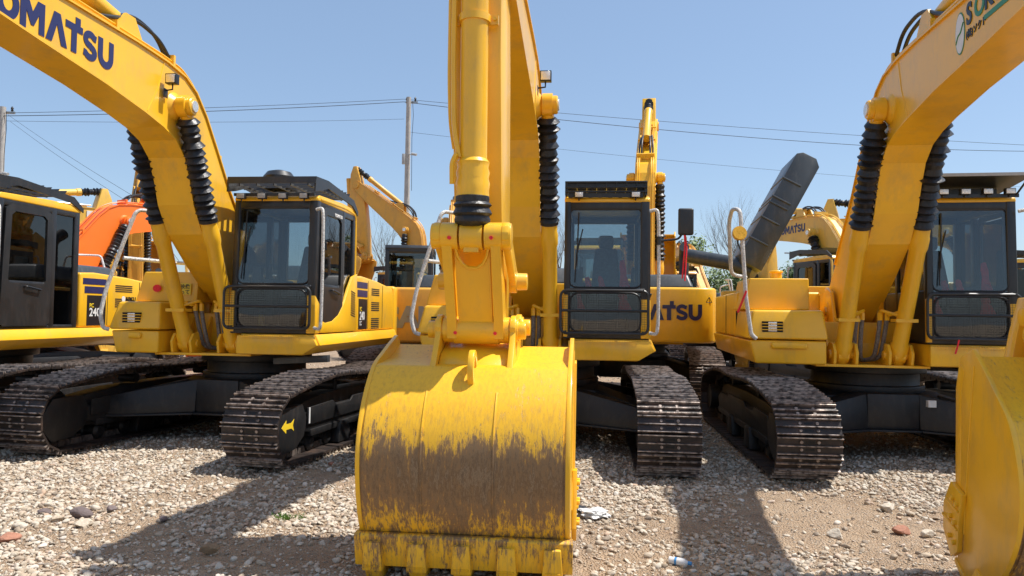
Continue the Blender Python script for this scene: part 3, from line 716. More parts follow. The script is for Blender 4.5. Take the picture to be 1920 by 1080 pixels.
    if detail > 0:
        ws = P('windshield', GLASS, lambda mb: mb.prism([(x0+.06, F1-.030, 2.03), (x1-.08, F1-.030, 2.03), (x1-.08, F1-.036, 2.03), (x0+.06, F1-.036, 2.03)], [(x0+.06, F1-.068, z1-.13), (x1-.08, F1-.068, z1-.13), (x1-.08, F1-.074, z1-.13), (x0+.06, F1-.074, z1-.13)]), key=kx, parent=cab)
        def gask(mb):
            a = [(x0+.062, F1-.026, 2.04), (x1-.085, F1-.026, 2.04), (x1-.085, F1-.064, z1-.125), (x0+.062, F1-.064, z1-.125)]
            for i in range(4): pass
            c = [Vector(p) for p in a]; mb.tube([c[0].lerp(c[1], .5), c[1], c[2], c[3], c[0], c[0].lerp(c[1], .5)], .011, 8, .10, 6)
            b = [(x0+.075, F1+.0, 1.50), (x1-.10, F1+.0, 1.50), (x1-.10, F1-.004, 1.975), (x0+.075, F1-.004, 1.975)]
            c = [Vector(p) for p in b]; mb.tube([c[2].lerp(c[3], .5), c[3], c[0], c[1], c[2], c[2].lerp(c[3], .5)], .011, 8, .13, 6)
        P('window_gasket', BLACKD, gask, key=kx, parent=cab)
        P('lower_front_window', GLASS, lambda mb: mb.box(x0+.06, x1-.08, F1-.03, F1-.024, 1.50, 1.99), key=kx, parent=cab)
        P('side_window', GLASS, lambda mb: mb.box(x0+.02, x0+.026, F0+.09, F1-.10, 2.04, z1-.12), key=kx, parent=cab)
        P('rear_window', GLASS, lambda mb: mb.box(x0+.08, x1-.08, F0+.02, F0+.026, 2.09, z1-.12), key=kx, parent=cab)
        P('quarter_window', GLASSD, lambda mb: mb.box(x1-.03, x1-.024, F0+.09, .21, 1.95, z1-.12), key=kx, parent=cab)
    def door(mb):
        fr = [(F1-.12, 1.50), (F1-.17, z1-.16), (F1-.28, z1-.10), (.40, z1-.10), (.31, z1-.16), (.31, 1.50), (.38, 1.46), (F1-.18, 1.46)]
        # frame ring (outer, inner)
        inn = [(F1-.24, 2.06), (F1-.27, z1-.24), (F1-.33, z1-.19), (.46, z1-.19), (.40, z1-.24), (.40, 2.06), (.44, 2.02), (F1-.28, 2.02)]
        for q in range(8):
            a, b = fr[q], fr[(q+1) % 8]; c, d = inn[(q+1) % 8], inn[q]
            mb.side([a, b, c, d], x1-.02, x1+.022)
    dr = P('door', cabcol, door, key=kx, parent=cab, bevel=.0)
    P('door_panel', cabcol, lambda mb: mb.side([(F1-.14, 1.49), (F1-.20, 2.05), (.36, 2.05), (.36, 1.49)], x1-.02, x1+.012), key=kx, parent=dr, bevel=.01)
    P('door_window', GLASSD, lambda mb: mb.side([(F1-.23, 2.04), (F1-.26, z1-.2), (.42, z1-.2), (.42, 2.04)], x1-.004, x1+.004), key=kx, parent=dr)
    P('door_handle', cabcol, lambda mb: mb.tube([(x1+.02, .52, 1.94), (x1+.06, .52, 1.94), (x1+.06, .78, 1.98), (x1+.02, .78, 1.98)], .013, 8, .03), key=kx, parent=dr)
    if not bare:
        P('lower_trim', body, lambda mb: mb.side([(F1-.15, 1.435), (F1-.14, 1.60), (F1-.32, 1.56), (.72, 1.58), (.48, 1.66), (.26, 1.82), (.10, 2.02), (-.08, 2.20), (-.29, 2.25), (-.29, 1.435), (.0, 1.43)], x1-.01, x1+.03), key=kx, parent=cab, bevel=.008)
        P('rear_corner_trim', body, lambda mb: (mb.tube([(x1-.012, F1-.13, z1-.02), (x1-.012, .2, z1+.0), (x1-.012, F0+.02, z1-.03), (x1-.012, F0-.01, z1-.2), (x1-.012, F0-.01, 2.2)], .024, 10, .12)), key=kx, parent=cab)
        P('front_corner_trim', body, lambda mb: (mb.side([(F1+.004, 1.43), (F1+.004, 1.90), (F1-.14, 1.80), (F1-.15, 1.43)], x1-.10, x1+.016)), key=kx, parent=cab, bevel=.01)
        P('front_corner_trim', body, lambda mb: mb.box(x0-.006, x0+.05, F1-.06, F1+.004, 1.44, 1.95), key=(kx, 2), parent=cab, bevel=.01)
        P('vent_slots', GRILLE, lambda mb: [mb.side([(-.02+.0*k, 1.66+k*.033), (-.20, 1.63+k*.033), (-.20, 1.645+k*.033), (-.02, 1.675+k*.033)], x1+.02, x1+.034) for k in range(11)], key=kx, parent=cab)
    # interior
    def seat(mb):
        mb.prism([(.58, .15, 1.86), (1.04, .15, 1.86), (1.04, .66, 1.88), (.58, .66, 1.88)], [(.60, .15, 1.99), (1.02, .15, 1.99), (1.02, .64, 2.02), (.60, .64, 2.02)])
        mb.prism([(.60, .22, 1.98), (1.02, .22, 1.98), (1.02, .10, 1.98), (.60, .10, 1.98)], [(.66, .06, 2.62), (.96, .06, 2.62), (.96, -.02, 2.62), (.66, -.02, 2.62)])
        mb.box(.71, .91, -.01, .07, 2.62, 2.80)
    P('seat', SEAT, seat, parent=cab, bevel=.035, segs=3, key=kx)
    def cons(mb):
        mb.box(.42, .54, .1, .75, 1.47, 2.12); mb.box(1.08, 1.19, .1, .75, 1.47, 2.12)
        mb.box(.56, 1.06, .14, .6, 1.47, 1.86)
        for xx in (.48, 1.13): mb.tube([(xx, .70, 2.1), (xx, .74, 2.24), (xx+.01, .74, 2.32)], .022, 8)
        mb.tube([(.70, .98, 1.47), (.68, .90, 2.0)], .012, 6); mb.tube([(.92, .98, 1.47), (.94, .90, 2.0)], .012, 6)
        mb.box(.62, .78, .9, 1.06, 1.50, 1.52); mb.box(.86, 1.02, .9, 1.06, 1.50, 1.52)
        mb.box(x0+.10, x0+.22, .85, .93, 2.02, 2.28)
    P('control_console', TRIM, cons, parent=cab, key=kx, bevel=.01)
    if cloth:
        def cl(mb):
            r2 = random.Random(3)
            for (cx, cF, cz, h, w_) in ((.98, 1.17, 2.20, .34, .085), (.97, 1.20, 1.90, .26, .09), (.56, 1.15, 2.08, .18, .07), (.72, 1.15, 2.09, .18, .07), (.45, 1.18, 1.88, .2, .05)):
                pts = []
                n = 9
                for k in range(n):
                    a = 2*math.pi*k/n; pts.append((a, r2.uniform(.7, 1.2)))
                for j in range(4):
                    za = cz+h*.5-h*j/4; zb = cz+h*.5-h*(j+1)/4; wa = w_*(.35+.12*j+.10*math.sin(j*2.1)); wb = w_*(.35+.12*(j+1)+.10*math.sin((j+1)*2.1))
                    ra = [(cx+wa*math.cos(a)*s+.01*j, cF+wa*.5*math.sin(a)*s, za+r2.uniform(-.01, .01)) for a, s in pts]; rb_ = [(cx+wb*math.cos(a)*s+.01*(j+1), cF+wb*.5*math.sin(a)*s, zb+r2.uniform(-.01, .01)) for a, s in pts]
                    mb.prism(ra, rb_)
        P('red_ribbon', RED, cl, parent=cab, key='cloth', smooth=60)
    P('wiper', BLACKD, lambda mb: (mb.tube([(x0+.13, F1+.0, 2.10), (x0+.15, F1-.03, 2.45), (x0+.22, F1-.045, 2.75)], .008, 6), mb.tube([(x0+.15, F1-.015, 2.3), (x0+.17, F1-.045, 2.95)], .009, 6)), key=kx, parent=cab)
    # lower front guard with mesh
    if detail > 1:
        def guard(mb):
            a, b, c, d = x0-.035, x1-.02, 1.485, 2.0
            G_ = F1+.10
            mb.tube([(a+.3, G_, d), (a, G_, d), (a, G_, c), (b, G_, c), (b, G_, d), (a+.3, G_, d)], .017, 8, .09, 5)
            mb.tube([(a, G_, 1.76), (b, G_, 1.76)], .015, 8)
            for xx in (a+.06, b-.06):
                for zz in (c+.02, d): mb.cyl((xx, F1-.02, zz), (xx, G_+.02, zz), .012, n=8)
        P('lower_guard', CHAR, guard, key=kx, parent=cab)
        def mesh_(mb):
            a, b, c, d = x0-.03, x1-.03, 1.49, 1.995; G_ = F1+.10
            n = 34
            for k in range(1, n): mb.box(a+(b-a)*k/n-.0009, a+(b-a)*k/n+.0009, G_-.0013, G_+.0013, c, d)
            n = 18
            for k in range(1, n): mb.box(a, b, G_+.0014, G_+.0038, c+(d-c)*k/n-.0013, c+(d-c)*k/n+.0013)
        P('guard_mesh', CHAR, mesh_, key=kx, parent=cab)
    # roof guards
    lamps = []
    if roof == 'slats':
        def rg(mb):
            za = z1+.10
            mb.prism([(x0-.04, F1+.10, za+.045), (x1+.02, F1+.10, za+.045), (x1+.02, F1+.08, za+.13), (x0-.04, F1+.08, za+.13)], [(x0-.04, F1+.085, za+.045), (x1+.02, F1+.085, za+.045), (x1+.02, F1+.065, za+.13), (x0-.04, F1+.065, za+.13)])
            mb.box(x0+.02, x1-.02, F1+.0, F1+.03, z1-.0, z1+.035)
            for xx in (x0-.04, x1-.0):
                mb.side([(F1+.10, za-.06), (F1+.08, za+.13), (F1-.35, za+.15), (-.1, za+.06), (-.3, za-.08), (-.3, za-.14), (-.05, za-.03), (F1-.35, za+.05), (F1-.1, za-.02)], xx, xx+.02)
            for k in range(9):
                F = F1-.02-k*.145; mb.prism([(x0-.02, F, za+.03), (x1, F, za+.03), (x1, F-.012, za+.03), (x0-.02, F-.012, za+.03)], [(x0-.02, F-.07, za+.13), (x1, F-.07, za+.13), (x1, F-.082, za+.13), (x0-.02, F-.082, za+.13)])
            for k in range(5): xx = x0+.1+k*.22; mb.box(xx, xx+.012, .1, F1+.06, za+.02, za+.05)
        P('roof_guard', CHAR, rg, key=kx, parent=cab)
        P('guard_cap', CHAR, lambda mb: mb.lathe((x0+.42, .9, z1+.22), (x0+.42, .9, z1+.40), [(0, .20), (.5, .20), (.85, .15), (1, .05)], 20), key=kx, parent=cab)
        lamps = [(x0+.12+k*.27, F1+.06, z1-.005) for k in range(4)]
    elif roof == 'bars':
        def rg(mb):
            for zz in (z1+.07, z1+.125, z1+.19): mb.tube([(x0-.0, F1-.02, zz), (x1-.03, F1-.02, zz)], .012, 6)
            for k in range(9): xx = x0+.02+k*.12; mb.box(xx, xx+.008, F1-.9, F1-.01, z1+.115, z1+.19)
            for k in range(7): F = F1-.05-k*.15; mb.box(x0+.02, x1-.05, F-.012, F, z1+.12, z1+.185)
            mb.box(x0, x0+.03, F1-1.0, F1-.03, z1+.03, z1+.19); mb.box(x1-.06, x1-.03, F1-1.0, F1-.03, z1+.03, z1+.19)
            mb.box(x0+.04, x1-.08, F1-.07, F1-.03, z1+.005, z1+.055)
        P('roof_guard', CHAR, rg, key=kx, parent=cab)
        lamps = [(x0+.17, F1+.02, z1+.03), (x1-.17, F1+.02, z1+.03)]
    elif roof == 'visor':
        P('roof_guard', CHAR, lambda mb: (mb.prism([(x0-.08, F1+.22, z1+.20), (x1+.05, F1+.22, z1+.20), (x1+.05, F1+.24, z1+.22), (x0-.08, F1+.24, z1+.22)], [(x0-.08, F1-.75, z1+.10), (x1+.05, F1-.75, z1+.10), (x1+.05, F1-.75, z1+.12), (x0-.08, F1-.75, z1+.12)]), mb.box(x0+.0, x1-.0, F1+.0, F1+.025, z1-.01, z1+.03), mb.tube([(x1-.03, F1+.03, z1+.02), (x1+.03, F1+.2, z1+.20)], .012, 6), mb.tube([(x0+.0, F1+.03, z1+.02), (x0-.04, F1+.2, z1+.20)], .012, 6), mb.box(x0, x1-.1, F1-.3, F1-.28, z1+.02, z1+.14)), key=kx, parent=cab)
        P('visor_edge', LGREY, lambda mb: mb.box(x0-.085, x1+.055, F1+.235, F1+.25, z1+.20, z1+.235), key=kx, parent=cab)
        lamps = [(x0+.16+k*.235, F1+.07, z1+.055) for k in range(4)]
    def lampf(mb, p):
        x, F, z = p; mb.box(x-.055, x+.055, F-.06, F, z-.035, z+.035); mb.cyl((x, F-.03, z-.07), (x, F-.03, z-.03), .01, n=6)
    if detail > 1:
        for p in lamps:
            l = P('roof_lamp', cabcol, lambda mb, p=p: lampf(mb, p), key=(kx, p), parent=cab, bevel=.006)
            P('lens', SILV if roof != 'slats' else LGREY, lambda mb, p=p: mb.box(p[0]-.047, p[0]+.047, p[1]-.002, p[1]+.004, p[2]-.028, p[2]+.028), key=(kx, p), parent=cab, bevel=.002)
    # cab handrail wrapped in plastic
    if detail > 0:
        P('cab_handrail', WRAP, lambda mb: mb.tube([(x1+.0, F1-.0, 2.96), (x1+.085, F1+.02, 2.98), (x1+.10, F1+.03, 2.85), (x1+.105, F1+.03, 2.2), (x1+.10, F1+.03, 1.60), (x1+.085, F1+.02, 1.48), (x1+.0, F1-.0, 1.50)], .021, 10, .07), key=kx, parent=cab)
    if mirror:
        mr_ = P('mirror', CHAR, lambda mb: mb.prism([(1.62, 1.36, 2.66), (1.80, 1.36, 2.66), (1.80, 1.42, 2.66), (1.62, 1.42, 2.66)], [(1.62, 1.37, 2.98), (1.80, 1.37, 2.98), (1.80, 1.42, 2.98), (1.62, 1.42, 2.98)]), key='mir', bevel=.028, segs=4)
        P('mirror_arm', CHAR, lambda mb: (mb.tube([(1.41, F1+.03, 2.60), (1.64, F1+.05, 2.62), (1.70, F1+.06, 2.75)], .013, 8, .05), mb.cyl((1.405, F1+.03, 2.55), (1.405, F1+.03, 2.65), .03, n=12)), key='mira', parent=mr_)
        P('red_ribbon', RED, lambda mb: (mb.tube([(1.69, F1+.10, 2.72), (1.70, F1+.11, 2.55), (1.67, F1+.11, 2.15)], .010, 5), mb.tube([(1.70, F1+.10, 2.70), (1.72, F1+.11, 2.5), (1.70, F1+.11, 2.12)], .009, 5)), key='mirr', parent=mr_)
    # ---------------- handrails on the tank side
    if detail > 0 and rail_style:
        tk0 = tx
        if rail_style == 'bent':
            pts = [[(tk0+.08, 1.30, 1.44), (tk0+.02, 1.33, 1.46), (tk0-.03, 1.33, 1.62), (tk0+.02, 1.30, 1.95), (tk0+.18, 1.22, 2.55), (tk0+.30, 1.15, 2.98), (tk0+.50, .9, 2.98), (tk0+.50, .35, 2.96), (tk0+.46, .2, 2.3), (tk0+.45, .15, 2.15)],
                   [(tk0+.12, 1.12, 2.36), (tk0+.52, .5, 2.34), (t1-.02, .5, 2.32), (t1-.02, .5, 2.72), (t1-.3, .5, 2.80)], [(t1-.02, .5, 2.4), (t1-.02, .5, 2.16)]]
        else:
            pts = [[(tk0+.12, 1.28, 1.45), (tk0+.06, 1.30, 1.50), (tk0+.0, 1.28, 1.95), (tk0-.03, 1.25, 2.5), (tk0-.06, 1.2, 3.02), (tk0-.14, 1.1, 3.05), (tk0-.16, .95, 2.9), (tk0-.10, .7, 2.25), (tk0+.10, .6, 2.22)]]
        P('tank_handrail', WRAP, lambda mb: [mb.tube(q, .025, 10, .08) for q in pts], key=('rail', rail_style, tk0, t1))
    # ---------------- boom
    mat = body
    hw = .200
    def boom(mb):
        mb.side(OUTER+INNER, BX-hw, BX+hw)
    bo = P('boom', mat, boom, key=('boom', bk), tf=tfb)
    if detail > 1:
        for sg in (-1, 1): P('weld_bead', mat, lambda mb, sg=sg: mb.tube([(BX+sg*.2, 2.78, 3.80), (BX+sg*.2, 2.60, 4.10), (BX+sg*.2, 2.50, 4.42)], .007, 6), key=('wb', sg, bk), tf=tfb, parent=bo)
    def flange(mb):
        for ln, sgn in ((OUTER[2:], 1), (INNER[1:-3], 1)):
            c = [Vector(p) for p in ln]; n = len(c)
            for i in range(n-1):
                a, b = c[i], c[i+1]
                def nr(i):
                    d = (c[min(i+1, n-1)]-c[max(i-1, 0)]).normalized(); return Vector((-d.y, d.x))
                na, nb = nr(i), nr(i+1)
                mb.prism([(BX-.222, *(a-na*.004)), (BX-.222, *(b-nb*.004)), (BX-.222, *(b+nb*.016)), (BX-.222, *(a+na*.016))], [(BX+.222, *(a-na*.004)), (BX+.222, *(b-nb*.004)), (BX+.222, *(b+nb*.016)), (BX+.222, *(a+na*.016))])
    P('boom_flange', mat, flange, key=('bf', bk), tf=tfb, parent=bo, smooth=40)
    for s in (-1, 1):
        def bossf(mb, s=s):
            mb.lathe((BX+s*.19, *PIN), (BX+s*.43, *PIN), [(0, .17), (.22, .115), (.3, .10), (.95, .10), (1, .09)], 28)
        P('pin_boss', mat, bossf, key=('pb', s, bk), tf=tfb, parent=bo)
        P('cylinder_bracket', mat, lambda mb, s=s: mb.side([(2.75, 4.43), (2.95, 4.72), (3.10, 4.72), (3.35, 4.43)], BX+s*.13-.015, BX+s*.13+.015), key=('acb', s, bk), tf=tfb, parent=bo)
    def bosses(mb):
        mb.cyl((BX-.25, *TIP), (BX+.25, *TIP), .12, n=28)
    P('boom_tip_boss', mat, bosses, key=('btb', bk), tf=tfb, parent=bo)
    for s in (-1, 1): P('boss_cap', SILV, lambda mb, s=s: mb.cyl((BX+s*.428, *PIN), (BX+s*.445, *PIN), .062, n=20), key=('bcap', s, bk), tf=tfb, parent=bo)
    def pipes(mb):
        for k, xx in enumerate((-.17, -.13, .13, .17)):
            mb.tube([(BX+xx, .25, 2.55), (BX+xx, .95, 3.32), (BX+xx, 1.32, 3.80), (BX+xx, 1.62, 4.16), (BX+xx, 1.86, 4.36), (BX+xx, 2.1, 4.47), (BX+xx, 2.5, 4.50), (BX+xx, 4.7, 4.54)], .014, 8, .1)
        for F in (2.3, 3.3, 4.2): mb.box(BX-.20, BX+.20, F-.02, F+.02, 4.44, 4.56)
        mb.box(BX-.20, BX+.20, 1.18, 1.24, 3.55, 3.66)
    P('boom_pipes', mat, pipes, key=('bpi', bk), tf=tfb, parent=bo)
    P('boom_hose', hose_mat, lambda mb: [mb.tube([(BX+xx, 2.3, 4.52), (BX+xx, 2.5, 4.66+dz_), (BX+xx*.8, 2.9, 4.74+dz_), (BX+xx*.7, 3.3, 4.60), (BX+xx*.7, 3.5, 4.54)], .02, 8, .2) for xx, dz_ in ((.14, 0), (.09, .05), (-.1, .02), (-.16, .05))], key=('bho', bk), tf=tfb, parent=bo)
    if kneelamp and detail > 1:
        lp = P('boom_lamp', BLACKD, lambda mb: (mb.box(.045, .165, 2.48, 2.56, 4.16, 4.27), mb.tube([(.10, 2.5, 4.17), (.10, 2.5, 4.11), (.02, 2.5, 4.10)], .010, 6), mb.box(.018, .025, 2.46, 2.54, 4.02, 4.12)), key=('lamp', bk), tf=tfb, bevel=.004)
        P('lens', SILV, lambda mb: mb.box(.055, .155, 2.555, 2.565, 4.17, 4.26), key=('lens', bk), tf=tfb, parent=lp, bevel=.003)
    pin = Tb(*PIN)
    for s in (-1, 1):
        a = Vector((BX+s*(CS+.008), *FOOT)); b = Vector((BX+s*(CS+.008), *pin)); Lc = (b-a).length; fr = 1.69/Lc
        def tubef(mb):
            mb.lathe(a, b, [(-.03, .085), (.0, .10), (.05, .105), (.06, .088), (fr*.80, .088), (fr*.83, .102), (fr*.90, .102), (fr*.92, .094), (fr, .094)], 26)
            mb.cyl(a+Vector((-.06, 0, 0)), a+Vector((.06, 0, 0)), .10, n=24)
            mid = a.lerp(b, fr*.28); mb.box(mid.x-.12, mid.x+.12, mid.y-.10, mid.y+.10, mid.z-.02, mid.z+.02)
        cy = P('boom_cylinder', mat, tubef, key=('bc', s, bk), parent=root)
        P('rod_eye', mat, lambda mb: (mb.cyl(b+Vector((-.055, 0, 0)), b+Vector((.055, 0, 0)), .125, n=24), mb.cyl(b.lerp(a, .03), b.lerp(a, .06), .07)), key=('eye', s, bk), parent=cy)
        P('rod', CHROME, lambda mb: mb.cyl(a.lerp(b, fr*.95), a.lerp(b, .97), .045), key=('rod', s, bk), parent=cy)
        P('bellows', boot, lambda mb: bellows(mb, b.lerp(a, .045), a.lerp(b, fr*.975), .115, max(8, int(13*(1-fr)/.39)), rnd), key=('be', s, bk), parent=cy, smooth=25)
        def hoses(mb, s=s):
            for q in (0, 1):
                xx = BX+s*(.10+.07*q)
                mb.tube([(xx, 1.02+.03*q, 1.72), (xx, .95, 1.5), (xx+s*-.02, .85, 1.22), (BX, .7, 1.19)], .026, 8, .1)
        P('hose', GHOSE if key in ('C', 'R', 'L') else hose_mat, hoses, key=('ho', s, key in ('C', 'R', 'L')))
        def elbows(mb, s=s):
            for q in (0, 1):
                xx = BX+s*(.10+.07*q)
                p = a.lerp(b, fr*.30)
                mb.tube([(p.x-s*.05, p.y+.02, p.z+.02+.06*q), (xx, 1.08+.03*q, p.z+.06*(1-q)+.03), (xx, 1.03+.03*q, 1.80), (xx, 1.02+.03*q, 1.72)], .019, 8, .07)
                mb.cyl((xx, 1.02+.03*q, 1.69), (xx, 1.02+.03*q, 1.78), .03, n=6)
        P('hydraulic_pipe', mat, elbows, key=('el', s, bk))
    # ---------------- arm, its cylinders and the bucket linkage
    if detail > 0 or True:
        AR = [(4.62, 1.50), (4.76, 1.52), (4.92, 1.75), (5.14, 2.6), (5.28, 3.5), (5.30, 4.1), (5.24, 4.75), (5.12, 5.05), (4.98, 5.05), (4.86, 4.6), (4.78, 4.2), (4.66, 3.5), (4.58, 2.5), (4.56, 1.62)]
        ar = P('arm', mat, lambda mb: mb.side(AR, BX-.17, BX+.17), key=('arm', bk), tf=tfa, bevel=.012)
        P('arm_pipe', mat, lambda mb: mb.tube([(BX-.155, 5.20, 2.85), (BX-.165, 5.30, 3.0), (BX-.165, 5.36, 3.3), (BX-.165, 5.36, 4.4)], .020, 8, .1), key=('ap', bk), tf=tfa, parent=ar)
        # arm cylinder along the boom's back
        def acyl(mb):
            a = Vector((BX, *Tb(3.03, 4.66))); t = tfa(0, 5.05, 4.98); b = Vector((BX, t[1], t[2]))
            mb.lathe(a, b, [(0, .09), (.66, .09), (.67, .105), (.72, .105)], 22)
        ac_ = P('arm_cylinder', mat, acyl, key=('ac', bk))
        def abel(mb):
            a = Vector((BX, *Tb(3.03, 4.66))); t = tfa(0, 5.05, 4.98); bellows(mb, Vector((BX, t[1], t[2])), a.lerp(Vector((BX, t[1], t[2])), .71), .095, 7, random.Random(5))
        P('bellows', boot, abel, key=('abel', bk), parent=ac_, smooth=25)
        # bucket cylinder on the arm's front
        ca, cb = Vector((BX, 5.40, 4.62)), Vector((BX, 5.34, 2.24))
        def bcyl(mb):
            mb.lathe(ca, cb, [(0, .10), (.05, .10), (.06, .094), (.79, .094), (.80, .112), (.815, .104), (.83, .114), (.845, .106), (.86, .116), (.88, .110), (.905, .112), (.91, .09)], 32)
            for zz in (3.66,):
                mb.lathe((BX, 5.372, zz), (BX, 5.372, zz+.05), [(0, .108), (1, .108)], 28)
                for s in (-1, 1): mb.box(BX+s*.13-.03, BX+s*.13+.03, 5.34, 5.37, zz-.01, zz+.055); mb.cyl((BX+s*.135, 5.36, zz+.025), (BX+s*.135, 5.39, zz+.025), .014, n=6)
        bc = P('bucket_cylinder', mat, bcyl, key=('bcy', bk), tf=tfa)
        P('hydraulic_pipe', mat, lambda mb: (mb.tube([(BX-.135, 5.40, 4.3), (BX-.135, 5.41, 3.4), (BX-.125, 5.41, 2.95), (BX-.085, 5.41, 2.74)], .019, 8, .1), mb.tube([(BX-.10, 5.44, 2.76), (BX-.13, 5.44, 2.70), (BX-.13, 5.42, 2.56)], .016, 8, .04)), key=('bpp', bk), tf=tfa, parent=bc)
        def crumple(mb):
            rr = random.Random(9)
            prof = [(0, .095)]
            for k in range(11): prof.append(((k+.5)/11, .112+rr.uniform(-.010, .012)+.012*math.sin(math.pi*(k+.5)/11)))
            prof.append((1, .085))
            mb.lathe((BX, 5.356, 2.495), (BX, 5.344, 2.285), prof, 24)
        P('bellows', boot, crumple, key=('cr', bk), tf=tfa, parent=bc)
        # tipping link (side plates from rod pin back to the arm) and H-link down to the bucket
        T0 = (5.34, 2.22); T1 = (4.80, 1.94); T2 = (5.05, 1.585)
        K0, K1, K2 = T0, T1, T2
        def tfl(x, F, z): return tfa(x, F+bshift[0]*.5, z+bshift[1]*.5) if (bshift != (0, 0)) else tfa(x, F, z)
        def hl(mb):
            for s in (-1, 1):
                mb.side([(T0[0]-.075, T0[1]-.03), (T0[0]-.05, T0[1]+.06), (T0[0]+.03, T0[1]+.075), (T0[0]+.09, T0[1]), (T2[0]+.115, T2[1]+.06), (T2[0]+.09, T2[1]-.06), (T2[0]-.05, T2[1]-.09), (T2[0]-.10, T2[1]+.02)], BX+s*.165-.033, BX+s*.165+.033)
                mb.cyl((BX+s*.09, *T0), (BX+s*.205, *T0), .092, n=28)
            # web with the U-shaped cut-out
            d = Vector((T2[0]-T0[0], T2[1]-T0[1])); Lw = d.length; d.normalize(); n = Vector((-d.y, d.x))
            if n.x < 0: n = -n
            def q(x, t, o): p = Vector(T0)+d*t*Lw+n*o; return (BX+x, p.x, p.y)
            cut = [(-.12, .02), (-.10, .16), (-.07, .24), (-.03, .28), (.03, .28), (.07, .24), (.10, .16), (.12, .02)]
            for i in range(len(cut)-1):
                (xa, ta), (xb, tb_) = cut[i], cut[i+1]
                mb.prism([q(xa, ta+.02, .045), q(xb, tb_+.02, .045), q(xb, .97, .05), q(xa, .97, .05)], [q(xa, ta+.02, .015), q(xb, tb_+.02, .015), q(xb, .97, .02), q(xa, .97, .02)])
            mb.tube([q(x_, t_+.02, .048) for x_, t_ in cut], .012, 6)
            mb.lathe((BX-.232, *T2), (BX+.232, *T2), [(0, .092), (.14, .092), (.16, .10), (.84, .10), (.86, .092), (1, .092)], 30)
        P('bucket_link', mat, hl, key=('hl', bk), tf=tfa, bevel=0, smooth=40)
        P('rod_eye', mat, lambda mb: (mb.lathe((BX-.075, *T0), (BX+.075, *T0), [(0, .095), (1, .095)], 28), mb.box(BX-.05, BX+.05, T0[0]-.05, T0[0]+.05, T0[1]-.11, T0[1]-.08)), key=('re', bk), tf=tfa, parent=bc)
        P('grease_nipple', RED, lambda mb: [mb.cyl((BX+s*.14, p[0]+.085, p[1]-.02), (BX+s*.14, p[0]+.103, p[1]-.02), .013, n=8) for s in (-1, 1) for p in (T0, T2)], key=('gn', bk), tf=tfa)
        for s in (-1, 1):
            def sl_(mb, s=s):
                x = BX+s*.232
                pr = []
                for k in range(7): a = R_(-20+k*30); pr.append((T0[0]+.095*math.cos(a), T0[1]+.095*math.sin(a)))
                for k in range(7): a = R_(160+k*30); pr.append((T1[0]+.085*math.cos(a), T1[1]+.085*math.sin(a)))
                mb.side(pr, x-.024, x+.024)
                mb.cyl((x-.03, *T0), (x+s*.035+.0, *T0), .088, n=24) if s > 0 else mb.cyl((x-.04, *T0), (x+.03, *T0), .088, n=24)
                mb.lathe((x-s*.03, *T1), (x+s*.10, *T1), [(0, .085), (.4, .085), (.42, .065), (1, .062)], 24)
            P('tipping_link', mat, sl_, key=('tl', s, bk), tf=tfa, bevel=.005)
        # bucket
        bkt = bpy.data.objects.new('bucket', None); COL.objects.link(bkt); bkt.parent = root
        make_bucket(bkt, tfk, ('bkt', key if detail > 1 else bk, bshift, bucket_rot), bmat or body)
    return root, bo, cab

# ------------------------------------------------------------------ the machines of the front row
KNAVY = NAVY
def letter_polys(c):
    """outlines in units of the cap height; every letter a list of closed polygons"""
    def stroke(pts, w, closed=False):
        P = [Vector(p) for p in pts]; n = len(P); a = []; b = []
        for i in range(n):
            p, q = (P[(i-1) % n], P[(i+1) % n]) if closed else (P[max(i-1, 0)], P[min(i+1, n-1)])
            d = (q-p).normalized(); nn = Vector((-d.y, d.x)); a.append(P[i]+nn*w/2); b.append(P[i]-nn*w/2)
        rng = range(n if closed else n-1)
        return [[a[i], a[(i+1) % n], b[(i+1) % n], b[i]] for i in rng]
    arc = lambda cx, cy, rx, ry, a0, a1, n: [(cx+rx*math.cos(R_(a0+(a1-a0)*k/n)), cy+ry*math.sin(R_(a0+(a1-a0)*k/n))) for k in range(n+1)]
    if c == 'K': return [[(0, 0), (.25, 0), (.25, 1), (0, 1)], [(.25, .42), (.52, 0), (.84, 0), (.46, .54), (.80, 1), (.50, 1), (.25, .60)]]
    if c == 'O': return stroke(arc(.43, .5, .31, .38, 0, 360, 24)[:-1], .25, True)
    if c == 'M': return [[(0, 0), (.24, 0), (.24, .58), (.25, 1), (0, 1)], [(.25, 1), (.24, .58), (.44, .18), (.56, .18), (.76, .58), (.75, 1), (.70, 1), (.50, .60), (.30, 1)], [(.76, 0), (1.0, 0), (1.0, 1), (.75, 1), (.76, .58)]]
    if c == 'A': return [[(0, 0), (.27, 0), (.48, .62), (.48, 1), (.34, 1)], [(.48, .62), (.69, 0), (.96, 0), (.62, 1), (.48, 1)]]
    if c == 'T': return [[(-.04, .72), (-.04, .95), (.42, .95), (.42, 1.2), (.66, 1.2), (.66, .95), (.78, .95), (.78, .72)], [(.24, 0), (.50, 0), (.50, .72), (.24, .72)]]
    if c == 'S':
        pts = [(.66, .80)]+arc(.36, .70, .235, .19, 40, 180, 8)+arc(.36, .70, .235, .19, 200, 262, 4)+[(.40, .49)]+arc(.37, .29, .235, .18, 78, -90, 8)+arc(.37, .29, .25, .18, -100, -150, 4)+[(.04, .22)]
        return stroke(pts, .23)
    if c == 'U': return stroke([(.13, 1.0), (.13, .5)]+arc(.42, .42, .29, .31, 180, 360, 12)+[(.71, .5), (.71, 1.0)], .25)
